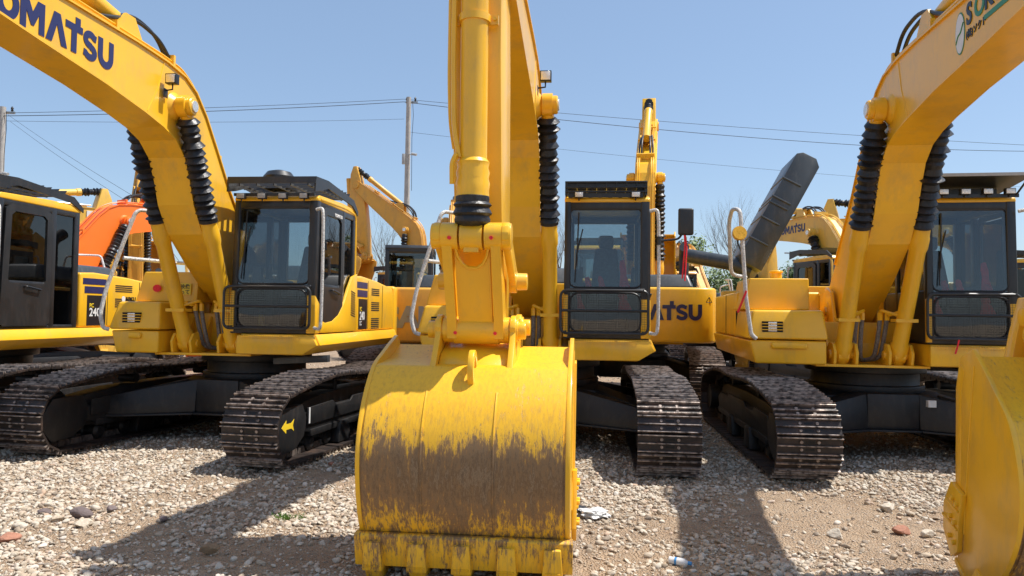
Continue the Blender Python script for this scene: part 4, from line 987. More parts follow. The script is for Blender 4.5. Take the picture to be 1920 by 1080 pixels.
def komatsu(parent, x, Fright, zb, h, mat, side=1, tf=None):
    """block letters with the lifted T, along the +x face reading towards -F"""
    adv = {'K': .86, 'O': .90, 'M': 1.05, 'A': .90, 'T': .80, 'S': .76, 'U': .86}
    word = 'KOMATSU'; F = Fright+sum(adv[c] for c in word)*h
    for c in word:
        def t(mb, F=F, c=c):
            for pl in letter_polys(c):
                r = [(F-p[0]*h, zb+p[1]*h) for p in pl]; mb.side(r, x, x+.003)
        part(None, 'letter', parent, mat, t, tf=tf)
        F -= adv[c]*h

L, boL, cabL = excavator('excavator', 'yellow excavator with large navy lettering on its boom and 240 on its side panel', (-3.585, 10.525), 5.991, 11.858, key='L', tx=-1.45, tank=(-1.30, -.45), cabx0=.22, roof='slats', rail_style='bent', ext=.36, ap=.42, sidepanel=[('PC', .085, DECALY), ('240', .17, WHITE), ('LC', .085, WHITE)])
komatsu(boL, BX+.202, 3.36, 4.015, .275, NAVY)
text_part('lettering', cabL, 'KOMATSU', .06, (1.325, .68, 2.955), (0, -1, 0), (0, 0, 1), WHITE, bold=.02)
def arrow(mb):
    x = 1.435+.232
    mb.prism([(x, *p) for p in ((2.32, .455), (2.22, .525), (2.22, .485), (2.11, .485), (2.05, .52), (2.075, .455), (2.05, .39), (2.11, .425), (2.22, .425), (2.22, .385))], [(x+.006, *p) for p in ((2.32, .455), (2.22, .525), (2.22, .485), (2.11, .485), (2.05, .52), (2.075, .455), (2.05, .39), (2.11, .425), (2.22, .425), (2.22, .385))])
part(None, 'arrow_decal', L, DECALY, arrow, rot=-R_(11.858-5.991))
part(None, 'warning_label', L, WHITE, lambda mb: (mb.box(1.660, 1.666, 1.66, 1.69, .42, .60),), rot=-R_(11.858-5.991))
part(None, 'warning_label', L, WHITE, lambda mb: (mb.box(-.20, -.05, .62, .622, 1.06, 1.11), mb.box(-.64, -.62, .881, .883, 1.9, 1.98)))
part(None, 'warning_label', L, DECALY, lambda mb: mb.box(-.78, -.53, .886, .890, 1.90, 2.05))
text_part('lettering', L, 'に映像\nまって', .07, (-.75, .892, 1.98), (1, 0, 0), (0, 0, 1), BLACKD, bold=.01, depth=.001)
part(None, 'red_mark', L, RED, lambda mb: mb.front([(-1.0+.06*math.cos(a), 1.98+.05*math.sin(a)) for a in [R_(k*36) for k in range(10)]], .886, .890))
C_, boC, cabC = excavator('excavator', 'centre yellow excavator whose scuffed bucket stands closest to the camera', (.482, 10.26), 5.916, 6.333, key='C', tx=-1.56, tank=(-1.50, -.72), cabx0=.28, roof='bars', rail_style='bent', bmat=WORN, cloth=True, mirror=True)
R, boR, cabR = excavator('excavator', 'yellow excavator with open grey engine hood and white oval logo on its boom, right side', (4.711, 9.924), 9.408, 5.653, key='R', tx=-1.70, tank=(-1.68, -.88), cabx0=.33, roof='visor', rail_style='tall', bmat=WORN, cloth=True, hood_open=True, bucket_rot=R_(-24), bshift=(.0, .17), ext=.36, bp=-.04, ap=.04, kneelamp=False)
part(None, 'hinge_plate', R, YEL, lambda mb: mb.front([(-.55, 1.36), (-.50, 1.46), (-.47, 1.62), (-.41, 1.86), (-.12, 1.86), (-.12, 1.36)], 4.93, 5.05), bevel=.008)
# oval logo and lettering on the boom
def oval(mb, r0=.085, r1=.185, x=-.4055, t=.003, c=(4.05, 4.05)):
    mb.side([(c[0]+r0*math.cos(a)+.06*math.sin(a)*0, c[1]+r1*math.sin(a)) for a in [2*math.pi*k/32 for k in range(32)]], x-t, x)
part(None, 'logo_rim', boR, GREEN, lambda mb: oval(mb, .088, .175))
part(None, 'logo', boR, WHITE, lambda mb: oval(mb, .079, .162, -.408))
part(None, 'logo_swoosh', boR, GREEN, lambda mb: mb.tube([(-.410, 4.05-.07, 3.98), (-.410, 4.02, 4.04), (-.410, 4.07, 4.05), (-.410, 4.05+.07, 4.12)], .008, 6, .03))
text_part('lettering', boR, 'S', .24, (-.408, 4.17, 4.07), (0, 1, 0), (0, 0, 1), BLACKD, bold=.03, sx=.9)
text_part('lettering', boR, 'O', .24, (-.408, 4.31, 4.07), (0, 1, 0), (0, 0, 1), GREEN, bold=.03, sx=.9)
text_part('lettering', boR, 'KUTO', .24, (-.408, 4.48, 4.07), (0, 1, 0), (0, 0, 1), BLACKD, bold=.03, sx=.9)
text_part('lettering', boR, '(株)ソクト', .075, (-.408, 4.16, 3.965), (0, 1, 0), (0, 0, 1), BLACKD, bold=.012)
part(None, 'logo_bar', boR, GREEN, lambda mb: mb.box(-.410, -.406, 4.47, 4.90, 3.99, 4.03))
part(None, 'mirror', R, AMBERL, lambda mb: mb.lathe((-1.79, 1.16, 2.70), (-1.77, 1.28, 2.73), [(0, .03), (.3, .07), (.8, .09), (1, .085)], 20))
part(None, 'mirror_arm', R, CHAR, lambda mb: mb.tube([(-1.72, 1.24, 2.45), (-1.78, 1.18, 2.6), (-1.79, 1.17, 2.7)], .012, 6))
part(None, 'red_ribbon', R, RED, lambda mb: mb.tube([(-1.70, 1.31, 2.02), (-1.74, 1.32, 1.92), (-1.80, 1.31, 1.76)], .014, 5))
part(None, 'red_ribbon', cabR, RED, lambda mb: mb.tube([(.62, 1.40, 1.48), (.60, 1.41, 1.40), (.58, 1.40, 1.32)], .010, 5))
part(None, 'step_bar', L, GREY, lambda mb: mb.prism([(.64, .85, 1.02), (.64, .95, 1.02), (.64, .95, 1.10), (.64, .85, 1.10)], [(1.36, .85, 1.06), (1.36, .95, 1.06), (1.36, .95, 1.15), (1.36, .85, 1.15)]), bevel=.008)
part(None, 'warning_label', R, WHITE, lambda mb: mb.box(.36, .45, .99, 1.055, .665, .745), rot=-R_(5.653-9.408))
# ------------------------------------------------------------------ machines behind and beside
def cwF(x, rear=-2.42):
    c = max(-.999, min(.999, (x+.13)/1.44)); a = math.acos(c)
    return rear-.10-.50*math.sin(a)**.45
def rear_text(parent, txt, size, xl, z, mat, bold=.03, sx=1.0, depth=.01, font_word=False):
    """lettering wrapped on the back of a counterweight, reading from +x to -x"""
    def tf(x, F, z): return (x, cwF(x)-.004+F, z)
    if font_word:
        adv = {'K': .86, 'O': .90, 'M': 1.05, 'A': .90, 'T': .80, 'S': .76, 'U': .86}; x = xl
        for c in txt:
            def t(mb, x=x, c=c):
                for pl in letter_polys(c): mb.prism([(x-p[0]*size, -.012, z+p[1]*size) for p in pl], [(x-p[0]*size, 0, z+p[1]*size) for p in pl])
            part(None, 'letter', parent, mat, t, tf=tf); x -= adv[c]*size
    else: text_part('lettering', parent, txt, size, (xl, 0, z), (-1, 0, 0), (0, 0, 1), mat, bold=bold, sx=sx, depth=depth, tf=tf)
def side_sign(parent, txt, x, F0, F1, z0, z1, side, bgm, txm, size):
    part(None, 'sign_panel', parent, bgm, lambda mb: mb.box(min(x, x+.003*side), max(x, x+.003*side), F0, F1, z0, z1))
    text_part('lettering', parent, txt, size, (x+.005*side, F1-.06 if side > 0 else F0+.06, z0+(z1-z0-size*.7)/2), (0, -side, 0), (0, 0, 1), txm, bold=.04)

GB = 'excavators parked behind the front row'
FL, boFL, cabFL = excavator('excavator', 'yellow excavator at the left edge, seen by its dark cab door', (-7.6, 10.6), 6.5, key='FL', tx=-1.5, roof='slats', ext=.36, ap=.3, rail_style='bent', bare=True, kneelamp=False, group='excavators parked in rows', sidepanel=[('PC', .085, DECALY), ('240', .17, WHITE)])
lbp = [c for c in FL.children if c.name.startswith('side_panel')][0]
part(None, 'sticker', lbp, WHITE, lambda mb: mb.lathe((1.304, -1.30, 1.86), (1.308, -1.30, 1.86), [(0, .045), (1, .045)], 16))
text_part('lettering', lbp, 'SOKU', .095, (1.306, -1.36, 1.83), (0, -1, 0), (0, 0, 1), BLACKD, bold=.02)

# pale machine whose boom end with the green cross shows over the left cab
M1, b1, c1 = excavator('excavator', 'pale yellow excavator far left with a green cross on its boom end', (-14.9, 16.9), -140, key='bg', body=YEL2, detail=1, rail_style=None, roof='bars', kneelamp=False, group=GB)
def cross(mb):
    x = BX-.225
    mb.box(x-.004, x, 4.72, 4.78, 4.10, 4.34); mb.box(x-.004, x, 4.63, 4.719, 4.19, 4.25); mb.box(x-.004, x, 4.781, 4.87, 4.19, 4.25)
part(None, 'sign_panel', b1, WHITE, lambda mb: mb.box(BX-.2215, BX-.204, 4.58, 4.92, 4.06, 4.38))
part(None, 'green_cross', b1, GREEN, cross)
M2, b2, c2 = excavator('excavator', 'orange excavator whose curved boom arches behind the left machines', (-11.55, 17.4), -150, key='bg', bp=-.0, body=ORG, detail=1, rail_style='bent', roof='bars', kneelamp=False, cabcol=GREY, group=GB)
M3, b3, c3 = excavator('excavator', 'amber excavator far left with a tall raised arm behind the orange boom', (-13.2, 25.5), 158, key='bg', body=TAN, detail=1, rail_style=None, roof='bars', kneelamp=False, bp=.80, ap=-.8, group=GB)
side_sign(b3, 'SANY', BX+.201, 3.2, 4.1, 4.02, 4.32, 1, BLACKD, WHITE, .22)
M4, b4, c4 = excavator('excavator', 'amber excavator with large grey letters on its counterweight, left of the centre bucket arm', (-1.45, 16.2), 177, key='bg', body=TAN, detail=1, rail_style='bent', roof='none', roofmat=CHAR, bare=True, kneelamp=False, group=GB)
rear_text(M4, 'SANY', .50, .95, 1.46, pbr('silver_grey_decal', (.27, .28, .30), rough=.35, metal=.3), bold=.05, sx=1.02)
M6, b6, c6 = excavator('excavator', 'amber excavator with black boom sign, its arm hanging right of the left cab', (-3.3, 27.5), 105, key='bg', body=TAN, detail=1, rail_style=None, roof='bars', kneelamp=False, bp=.58, ap=-.62, group=GB)
side_sign(b6, 'SANY', BX+.201, 3.3, 4.3, 3.98, 4.36, 1, BLACKD, WHITE, .28)
M5, b5, c5 = excavator('excavator', 'yellow excavator facing away with navy lettering on its counterweight, right of the centre cab', (2.66, 16.1), -168, key='bg', body=YEL, detail=1, rail_style=None, roof='bars', kneelamp=False, group=GB, bp=.56, ap=-.6, dz=.06)
rear_text(M5, 'KOMATSU', .28, .40, 1.58, NAVY, font_word=True)
def tri(mb):
    a = [(-1.38, 1.90), (-1.48, 1.90), (-1.43, 1.99)]
    for i in range(3):
        p, q = a[i], a[(i+1) % 3]; mb.tube([(p[0], cwF(p[0])-.004, p[1]), (q[0], cwF(q[0])-.004, q[1])], .006, 5)
part(None, 'warning_mark', M5, BLACKD, tri)
M7, b7, c7 = excavator('excavator', 'amber excavator far behind, boom end showing left of the open hood', (6.2, 24.0), 176, key='bg', body=TAN, detail=1, rail_style='bent', roof='bars', kneelamp=False, group=GB, bp=-.10)
M8, b8, c8 = excavator('excavator', 'pale yellow excavator with navy boom lettering behind the open grey hood', (8.5, 17.4), 168, key='bg', body=YEL2, detail=1, rail_style='bent', roof='visor', kneelamp=False, group=GB)
komatsu(b8, BX+.202, 2.7, 4.08, .22, NAVY)
M9, b9, c9 = excavator('excavator', 'pale yellow excavator seen through the windshield of the right machine', (13.2, 18.0), 120, key='bg', body=YEL2, detail=1, rail_style=None, roof='bars', kneelamp=False, group=GB)

# ------------------------------------------------------------------ ground
def hgt(x, y):
    n = noise.noise
    h = .030*n((x*.5, y*.5, 0))+.024*n((x*1.7, y*1.7, 3))+.016*n((x*5, y*5, 7))+.010*n((x*11, y*11, 9))
    h += .05*math.exp(-((x-1.0)**2/.25+(y-9.6)**2/.8))            # heaped stones beside the tracks
    h += .05*math.exp(-((x-5.2)**2/.9+(y-9.2)**2/.5))+.04*math.exp(-((x+3.9)**2/1.0+(y-9.6)**2/.5))
    f = max(0, min(1, (16-y)/3))*max(0, min(1, (y-2)))
    return h*f-.012
def axis(lo, hi, fine_lo, fine_hi, st):
    a = list(np.arange(fine_lo, fine_hi+1e-6, st)); s = st; v = fine_hi
    while v < hi: s *= 1.22; v += s; a.append(min(v, hi))
    s = st; v = fine_lo
    while v > lo: s *= 1.22; v -= s; a.insert(0, max(v, lo))
    return a
xs = axis(-900, 900, -8.5, 8.5, .06); ys = axis(-300, 1500, 3.2, 12.5, .06)
nx, ny = len(xs), len(ys)
vv = [(x, y, hgt(x, y) if abs(x) < 14 and 1 < y < 17 else -.012) for y in ys for x in xs]
ff = [(j*nx+i, j*nx+i+1, (j+1)*nx+i+1, (j+1)*nx+i) for j in range(ny-1) for i in range(nx-1)]
gm = bpy.data.meshes.new('ground'); gm.from_pydata(vv, [], ff)
gm.polygons.foreach_set('use_smooth', [True]*len(gm.polygons))
def ground_mat():
    m, nt, o = new_mat('dirt_and_crushed_stone'); N = nt.nodes; L = nt.links
    b = N.new('ShaderNodeBsdfPrincipled'); L.new(b.outputs[0], o.inputs[0]); b.inputs['Roughness'].default_value = .95; b.inputs['Specular IOR Level'].default_value = .2
    tc = N.new('ShaderNodeTexCoord')
    def noi(sc, det=8, r=.65):
        n = N.new('ShaderNodeTexNoise'); n.inputs['Scale'].default_value = sc; n.inputs['Detail'].default_value = det; n.inputs['Roughness'].default_value = r
        L.new(tc.outputs['Object'], n.inputs['Vector']); return n.outputs['Fac']
    big = noi(.8, 8, .7); mid = noi(7, 10, .7)
    cr = N.new('ShaderNodeValToRGB'); e = cr.color_ramp.elements
    e[0].position = .3; e[0].color = (.31, .21, .135, 1); e[1].position = .72; e[1].color = (.60, .46, .32, 1)
    k = e.new(.5); k.color = (.47, .34, .225, 1)
    ad = N.new('ShaderNodeMath'); ad.operation = 'MULTIPLY_ADD'; ad.inputs[1].default_value = .55; 
    m2 = N.new('ShaderNodeMath'); m2.operation = 'MULTIPLY'; m2.inputs[1].default_value = .45; L.new(mid, m2.inputs[0])
    L.new(big, ad.inputs[0]); L.new(m2.outputs[0], ad.inputs[2]); L.new(ad.outputs[0], cr.inputs[0])
    # small grit: voronoi cells coloured one by one
    vo = N.new('ShaderNodeTexVoronoi'); vo.inputs['Scale'].default_value = 55; L.new(tc.outputs['Object'], vo.inputs['Vector'])
    vo2 = N.new('ShaderNodeTexVoronoi'); vo2.inputs['Scale'].default_value = 120; L.new(tc.outputs['Object'], vo2.inputs['Vector'])
    hs = N.new('ShaderNodeSeparateColor'); L.new(vo.outputs['Color'], hs.inputs[0])
    gr = N.new('ShaderNodeValToRGB'); g = gr.color_ramp.elements
    g[0].color = (.26, .20, .15, 1); g[1].color = (.56, .49, .41, 1); L.new(hs.outputs[0], gr.inputs[0])
    mx = N.new('ShaderNodeMix'); mx.data_type = 'RGBA'
    th = N.new('ShaderNodeMapRange'); th.inputs['From Min'].default_value = .25; th.inputs['From Max'].default_value = .5; th.inputs['To Min'].default_value = .75; th.inputs['To Max'].default_value = .0
    L.new(vo.outputs['Distance'], th.inputs[0])
    pt = N.new('ShaderNodeMapRange'); pt.inputs['From Min'].default_value = .35; pt.inputs['From Max'].default_value = .6; L.new(noi(2.4, 6, .7), pt.inputs[0])
    mm = N.new('ShaderNodeMath'); mm.operation = 'MULTIPLY'; L.new(th.outputs[0], mm.inputs[0]); L.new(pt.outputs[0], mm.inputs[1])
    L.new(mm.outputs[0], mx.inputs['Factor']); L.new(cr.outputs[0], mx.inputs['A']); L.new(gr.outputs[0], mx.inputs['B'])
    L.new(mx.outputs['Result'], b.inputs['Base Color'])
    s = N.new('ShaderNodeMath'); s.operation = 'ADD'
    i1 = N.new('ShaderNodeMath'); i1.operation = 'MULTIPLY'; i1.inputs[1].default_value = -.9; L.new(vo.outputs['Distance'], i1.inputs[0])
    i2 = N.new('ShaderNodeMath'); i2.operation = 'MULTIPLY_ADD'; i2.inputs[1].default_value = -.4; L.new(vo2.outputs['Distance'], i2.inputs[0]); L.new(mid, i2.inputs[2])
    L.new(i1.outputs[0], s.inputs[0]); L.new(i2.outputs[0], s.inputs[1])
    bp = N.new('ShaderNodeBump'); bp.inputs['Strength'].default_value = 1.0; bp.inputs['Distance'].default_value = .03
    L.new(s.outputs[0], bp.inputs['Height']); L.new(bp.outputs[0], b.inputs['Normal'])
    return m
gm.materials.append(ground_mat())
go = bpy.data.objects.new('ground', gm); COL.objects.link(go); tag(go, kind='structure')

# crushed stone strewn over it
def stone_mat():
    m, nt, o = new_mat('pale_crushed_stone'); N = nt.nodes; L = nt.links
    b = N.new('ShaderNodeBsdfPrincipled'); L.new(b.outputs[0], o.inputs[0]); b.inputs['Roughness'].default_value = .9; b.inputs['Specular IOR Level'].default_value = .25
    at = N.new('ShaderNodeAttribute'); at.attribute_name = 'tint'
    cr = N.new('ShaderNodeValToRGB'); e = cr.color_ramp.elements; cr.color_ramp.interpolation = 'LINEAR'
    e[0].position = 0; e[0].color = (.30, .25, .20, 1); e[1].position = 1; e[1].color = (.68, .63, .55, 1)
    for p, c in ((.10, (.40, .32, .235)), (.35, (.54, .45, .34)), (.55, (.60, .53, .43)), (.78, (.62, .56, .46)), (.88, (.54, .39, .28))): k = e.new(p); k.color = (*c, 1)
    L.new(at.outputs['Fac'], cr.inputs[0])
    tc = N.new('ShaderNodeTexCoord'); n = N.new('ShaderNodeTexNoise'); n.inputs['Scale'].default_value = 45; n.inputs['Detail'].default_value = 6; n.inputs['Roughness'].default_value = .7
    L.new(tc.outputs['Object'], n.inputs['Vector'])
    mx = N.new('ShaderNodeMix'); mx.data_type = 'RGBA'; mx.blend_type = 'MULTIPLY'; mx.inputs['Factor'].default_value = 1
    mr = N.new('ShaderNodeMapRange'); mr.inputs['From Min'].default_value = .3; mr.inputs['From Max'].default_value = .7; mr.inputs['To Min'].default_value = .68; mr.inputs['To Max'].default_value = 1.12; L.new(n.outputs['Fac'], mr.inputs[0])
    L.new(cr.outputs[0], mx.inputs['A']); L.new(mr.outputs[0], mx.inputs['B']); L.new(mx.outputs['Result'], b.inputs['Base Color'])
    bp = N.new('ShaderNodeBump'); bp.inputs['Strength'].default_value = .5; bp.inputs['Distance'].default_value = .004; L.new(n.outputs['Fac'], bp.inputs['Height']); L.new(bp.outputs[0], b.inputs['Normal'])
    return m
STONE = stone_mat()
rs = np.random.default_rng(11)
def templates(sub, n, seed):
    bm = bmesh.new(); bmesh.ops.create_icosphere(bm, subdivisions=sub, radius=1)
    V = np.array([v.co[:] for v in bm.verts]); Fa = np.array([[v.index for v in f.verts] for f in bm.faces]); bm.free()
    r = np.random.default_rng(seed); T = []
    for _ in range(n):
        W = V.copy()
        for _k in range(9):                                   # planes chop the ball into a broken stone
            d = r.normal(size=3); d /= np.linalg.norm(d); h = r.uniform(.45, .85)
            t = W@d; W -= np.outer(np.maximum(0, t-h), d)
        W *= r.uniform(.95, 1.05, size=W.shape); T.append(W)
    return np.array(T), Fa
def rotm(n):
    q = rs.normal(size=(n, 4)); q /= np.linalg.norm(q, axis=1)[:, None]; w_, x, y, z = q.T
    return np.stack([np.stack([1-2*(y*y+z*z), 2*(x*y-z*w_), 2*(x*z+y*w_)], 1), np.stack([2*(x*y+z*w_), 1-2*(x*x+z*z), 2*(y*z-x*w_)], 1), np.stack([2*(x*z-y*w_), 2*(y*z+x*w_), 1-2*(x*x+y*y)], 1)], 1)
def cover(x, y):
    n = noise.noise((x*.55+4, y*.7, 1))*.8+noise.noise((x*1.9, y*2.2, 5))*.45
    c = .52+n*1.25+max(-.32, min(.45, (y-6.4)*.25))
    if y < 6.2 and x < -2.2: c += .35
    if x > 2.6 and y < 5.6: c -= .1
    return c
def scatter(name, count, y0, y1, smin, smax, sub, seed, xw=.72, thr=0.0, pw=1.5):
    T, Fa = templates(sub, 14, seed); pos = []; sc = []
    while len(pos) < count:
        y = float(rs.uniform(y0, y1)); x = float(rs.uniform(-1, 1))*(xw*y+.6)
        c = cover(x, y)
        if rs.uniform() > max(thr, min(1, c)): continue
        s = smin*(smax/smin)**float(rs.uniform()**pw); pos.append((x, y, hgt(x, y)+s*.22)); sc.append(s)
    pos = np.array(pos); sc = np.array(sc); n = len(pos)
    R = rotm(n); ti = rs.integers(0, len(T), n)
    an = sc[:, None]*np.stack([rs.uniform(.8, 1.35, n), rs.uniform(.65, 1., n), rs.uniform(.5, .85, n)], 1)
    V = T[ti]*an[:, None, :]
    # tip them over only a little so they lie on their flat side
    V = np.einsum('nij,nvj->nvi', R, V); V[:, :, 2] *= .72
    V = V+pos[:, None, :]
    nv = T.shape[1]; F = Fa[None]+(np.arange(n)*nv)[:, None, None]
    return V.reshape(-1, 3), F.reshape(-1, 3), np.repeat(rs.uniform(0, 1, n), len(Fa))
parts = [scatter('a', 34000, 4.0, 9.0, .010, .040, 2, 1, thr=.05), scatter('b', 42000, 3.8, 10.0, .005, .013, 1, 2, thr=.3), scatter('c', 22000, 9.0, 14.5, .012, .045, 1, 3, thr=.4), scatter('d', 5000, 14.5, 26, .02, .05, 1, 4, thr=.3)]
V = []; F = []; Tn = []; off = 0
for v, f, t in parts: V.append(v); F.append(f+off); Tn.append(t); off += len(v)
V = np.concatenate(V); F = np.concatenate(F); Tn = np.concatenate(Tn)
sm = bpy.data.meshes.new('gravel'); sm.vertices.add(len(V)); sm.vertices.foreach_set('co', V.astype('f').ravel())
sm.loops.add(len(F)*3); sm.loops.foreach_set('vertex_index', F.astype('i').ravel())
sm.polygons.add(len(F)); sm.polygons.foreach_set('loop_start', np.arange(len(F), dtype='i')*3)
sm.update(calc_edges=True)
a = sm.attributes.new('tint', 'FLOAT', 'FACE'); a.data.foreach_set('value', Tn.astype('f'))
sm.materials.append(STONE)
sg_ = bpy.data.objects.new('gravel', sm); COL.objects.link(sg_); tag(sg_, 'pale crushed stone strewn over the brown dirt', 'gravel', kind='stuff')

# single larger rocks
def rock(x, y, s, sq, rz, label, mat, seed, group=None):
    T, Fa = templates(3, 1, seed); W = T[0]*np.array([1, sq, .62])*s
    me = bpy.data.meshes.new('rock'); me.from_pydata([tuple(p) for p in W], [], [tuple(map(int, f)) for f in Fa]); me.materials.append(mat)
    a = me.attributes.new('tint', 'FLOAT', 'FACE'); a.data.foreach_set('value', [random.Random(seed).uniform(.3, .8)]*len(me.polygons))
    o = bpy.data.objects.new('rock', me); COL.objects.link(o); o.location = (x, y, hgt(x, y)+s*.3); o.rotation_euler = (0, 0, rz); tag(o, label, 'rock', group); return o
BRICK = pbr('brick_red_stone', (.36, .17, .11), rough=.9, var=.25, vscale=20, bump=.4)
BROWNR = pbr('brown_rock', (.25, .17, .10), rough=.9, var=.3, vscale=12, bump=.4)
DARKR = pbr('dark_purple_rock', (.16, .125, .12), rough=.9, var=.25, vscale=14, bump=.4)
rock(-2.09, 5.25, .085, .6, .4, 'brown rock alone in the boom shadow left of the bucket', BROWNR, 5)
rock(-3.67, 5.5, .085, .7, .3, 'reddish rock at the lower left edge of the photo', BRICK, 6)
rock(-3.32, 5.85, .075, .8, 1.2, 'grey rock lying beside the dark one at lower left', STONE, 7)
rock(-3.50, 6.12, .10, .6, .1, 'dark purple rock among pale stones at lower left', DARKR, 8)
rock(3.14, 5.99, .085, .55, .2, 'brick red rock before the right bucket', BRICK, 9)
rock(3.32, 5.93, .065, .8, .9, 'pale rock touching the brick red one', STONE, 10)
rock(3.42, 6.75, .085, .8, .2, 'largest pale grey rock left of the right bucket', STONE, 12)
rock(3.52, 6.58, .06, .8, 1.2, 'smaller pale rock in front of the largest one', STONE, 14)
rock(2.58, 5.90, .08, .75, 2.0, 'tan rock between the two tracks shadows near the camera', STONE, 15)
for k, (rx, ry, rr_, mt, lb) in enumerate(((-3.75, 5.75, .06, STONE, 'pale angular rock nearest the left edge of the photo'), (-3.62, 5.98, .07, STONE, 'flat whitish rock between the dark and the reddish rocks'), (-3.30, 6.22, .055, DARKR, 'small dark rock right of the larger purple one'), (-3.85, 6.2, .06, DARKR, 'dark rock farthest left in the pale stones'), (-3.1, 6.45, .05, STONE, 'pale rounded rock behind the lower left rocks'), (-2.78, 6.0, .055, DARKR, 'dark tilted rock halfway to the boom shadow'))):
    rock(rx, ry, rr_, .75, k*1.1, lb, mt, 30+k)
rock(-2.0, 8.35, .05, .8, .4, 'small orange brown stone at the foot of the left track', BRICK, 16)
rock(-2.95, 9.3, .08, .8, .4, 'white rounded stone between the tracks of the left excavator', STONE, 17)

# plastic litter
def bag(name, x, y, s, seed, label, cat, mat, flat=.35):
    bm = bmesh.new(); bmesh.ops.create_icosphere(bm, subdivisions=4, radius=1)
    for v in bm.verts:
        p = v.co.copy(); n = noise.noise(p*1.6+Vector((seed, 0, 0)))*.55+abs(noise.noise(p*4+Vector((0, seed, 0))))*.45
        v.co = p*(.75+n); v.co.z *= flat; v.co.x *= 1.4
    me = bpy.data.meshes.new(name); bm.to_mesh(me); bm.free(); me.materials.append(mat)
    o = bpy.data.objects.new(name, me); COL.objects.link(o); o.location = (x, y, hgt(x, y)+.05); o.scale = (s, s, s); tag(o, label, cat); return o
PLAST = pbr('white_plastic', (.72, .72, .70), rough=.35, var=.15, vscale=9, bump=.3, dirt=(.35, .3, .25), dirt_amt=.5)
pb = bag('plastic_bag', .72, 6.33, .105, 3, 'crumpled white plastic bag beside the centre bucket', 'bag', PLAST)
bag('black_rag', .60, 6.45, .06, 8, 'small dark rag lying against the white plastic bag', 'rag', pbr('dark_cloth', (.03, .035, .045), rough=.8))
bt = empty('plastic_bottle', (1.17, 5.13, hgt(1.17, 5.13)+.028), R_(-28), 'flattened white bottle lying on the dirt in front of the gravel', 'bottle')
part(None, 'bottle_body', bt, PLAST, lambda mb: mb.lathe((-.075, 0, 0), (.06, 0, 0), [(0, .018), (.05, .026), (.3, .024), (.5, .027), (.8, .025), (1, .012)], 14))
part(None, 'cap', bt, pbr('blue_cap', (.05, .25, .55), rough=.4), lambda mb: mb.cyl((.06, 0, 0), (.085, 0, 0), .013, n=12))
part(None, 'bottle_label', bt, MATS['blue_cap'], lambda mb: mb.lathe((-.03, 0, 0), (.005, 0, 0), [(0, .0262), (1, .0262)], 14))
# grass tuft
def tuft(x, y, n, h, label):
    r = random.Random(n); V_ = []; F_ = []
    for k in range(n):
        a = r.uniform(0, 6.28); d = r.uniform(0, .08); l = h*r.uniform(.5, 1); bx, by = x+d*math.cos(a)*1.6, y+d*math.sin(a); t = r.uniform(0, 6.28); wd = .004
        ex, ey = bx+math.cos(a)*l*.6, by+math.sin(a)*l*.6; z = hgt(bx, by); b = len(V_)
        V_ += [(bx-wd*math.cos(t), by-wd*math.sin(t), z), (bx+wd*math.cos(t), by+wd*math.sin(t), z), ((bx+ex)/2+wd, (by+ey)/2, z+l*.7), (ex, ey, z+l*.8)]
        F_ += [(b, b+1, b+2), (b, b+2, b+3)]
    me = bpy.data.meshes.new('grass_tuft'); me.from_pydata(V_, [], F_); me.materials.append(GRASS)
    o = bpy.data.objects.new('grass_tuft', me); COL.objects.link(o); tag(o, label, 'grass'); return o
GRASS = pbr('grass_green', (.12, .24, .035), rough=.6, var=.3, vscale=30)
tuft(-1.82, 6.18, 90, .06, 'small green weed at the edge of the boom shadow')

# ------------------------------------------------------------------ poles, wires
def pole(x, y, h, label, lamp=True):
    p = empty('utility_pole', (x, y, 0), 0, label, 'utility pole')
    part(None, 'shaft', p, CONC, lambda mb: mb.cyl((0, 0, -.3), (0, 0, h), .17, .11, 20))
    part(None, 'crossarm', p, STEEL, lambda mb: mb.box(-.16, .42, -.14, -.08, h-.26, h-.16))
    for q in (-.1, .3): part(None, 'insulator', p, BLACKD, lambda mb: mb.lathe((q, -.11, h-.16), (q, -.11, h+.05), [(0, .03), (.3, .06), (.4, .03), (.6, .06), (1, .02)], 10))
    part(None, 'camera_bracket', p, STEEL, lambda mb: mb.tube([(0, .1, h-2.75), (.32, .1, h-2.80)], .02, 6))
    part(None, 'security_camera', p, LGREY, lambda mb: mb.cyl((.2, .12, h-2.74), (.45, .22, h-2.80), .06, n=12))
    part(None, 'control_box', p, LGREY, lambda mb: mb.box(-.24, -.1, .12, .22, h-3.25, h-2.75), bevel=.01)
    part(None, 'cable', p, HOSE, lambda mb: mb.tube([(.2, .1, h-.2), (.25, .12, h-.9), (.2, .12, h-2), (.23, .12, h-4.5)], .012, 5))
    return p
pole(-5.05, 35, 12.0, 'tall round concrete pole behind the centre, carrying a small camera')
pole(-20.9, 30, 9.9, 'grey concrete pole at the left edge of the photo')
WIRE = pbr('wire_black', (.03, .03, .03), rough=.6)
def wire(pts, r, label, sag=.12):
    P_ = []
    for i in range(len(pts)-1):
        a, b = Vector(pts[i]), Vector(pts[i+1])
        for k in range(12):
            t = k/12; p = a.lerp(b, t); p.z -= sag*4*t*(1-t)*(b-a).length/20; P_.append(p)
    P_.append(Vector(pts[-1]))
    mb = MB(); mb.tube([(p.x, -p.y, p.z) for p in P_], r, 5)
    me = mb.mesh('power_line', WIRE); o = bpy.data.objects.new('power_line', me); COL.objects.link(o); tag(o, label, 'cable', 'overhead wires'); return o
wire([(-34, 30, 9.63), (-20.91, 29.9, 9.62), (-5.29, 34.9, 11.88), (27.76, 40, 11.32), (45, 42, 10.3)], .010, 'topmost overhead wire running across the whole sky', .1)
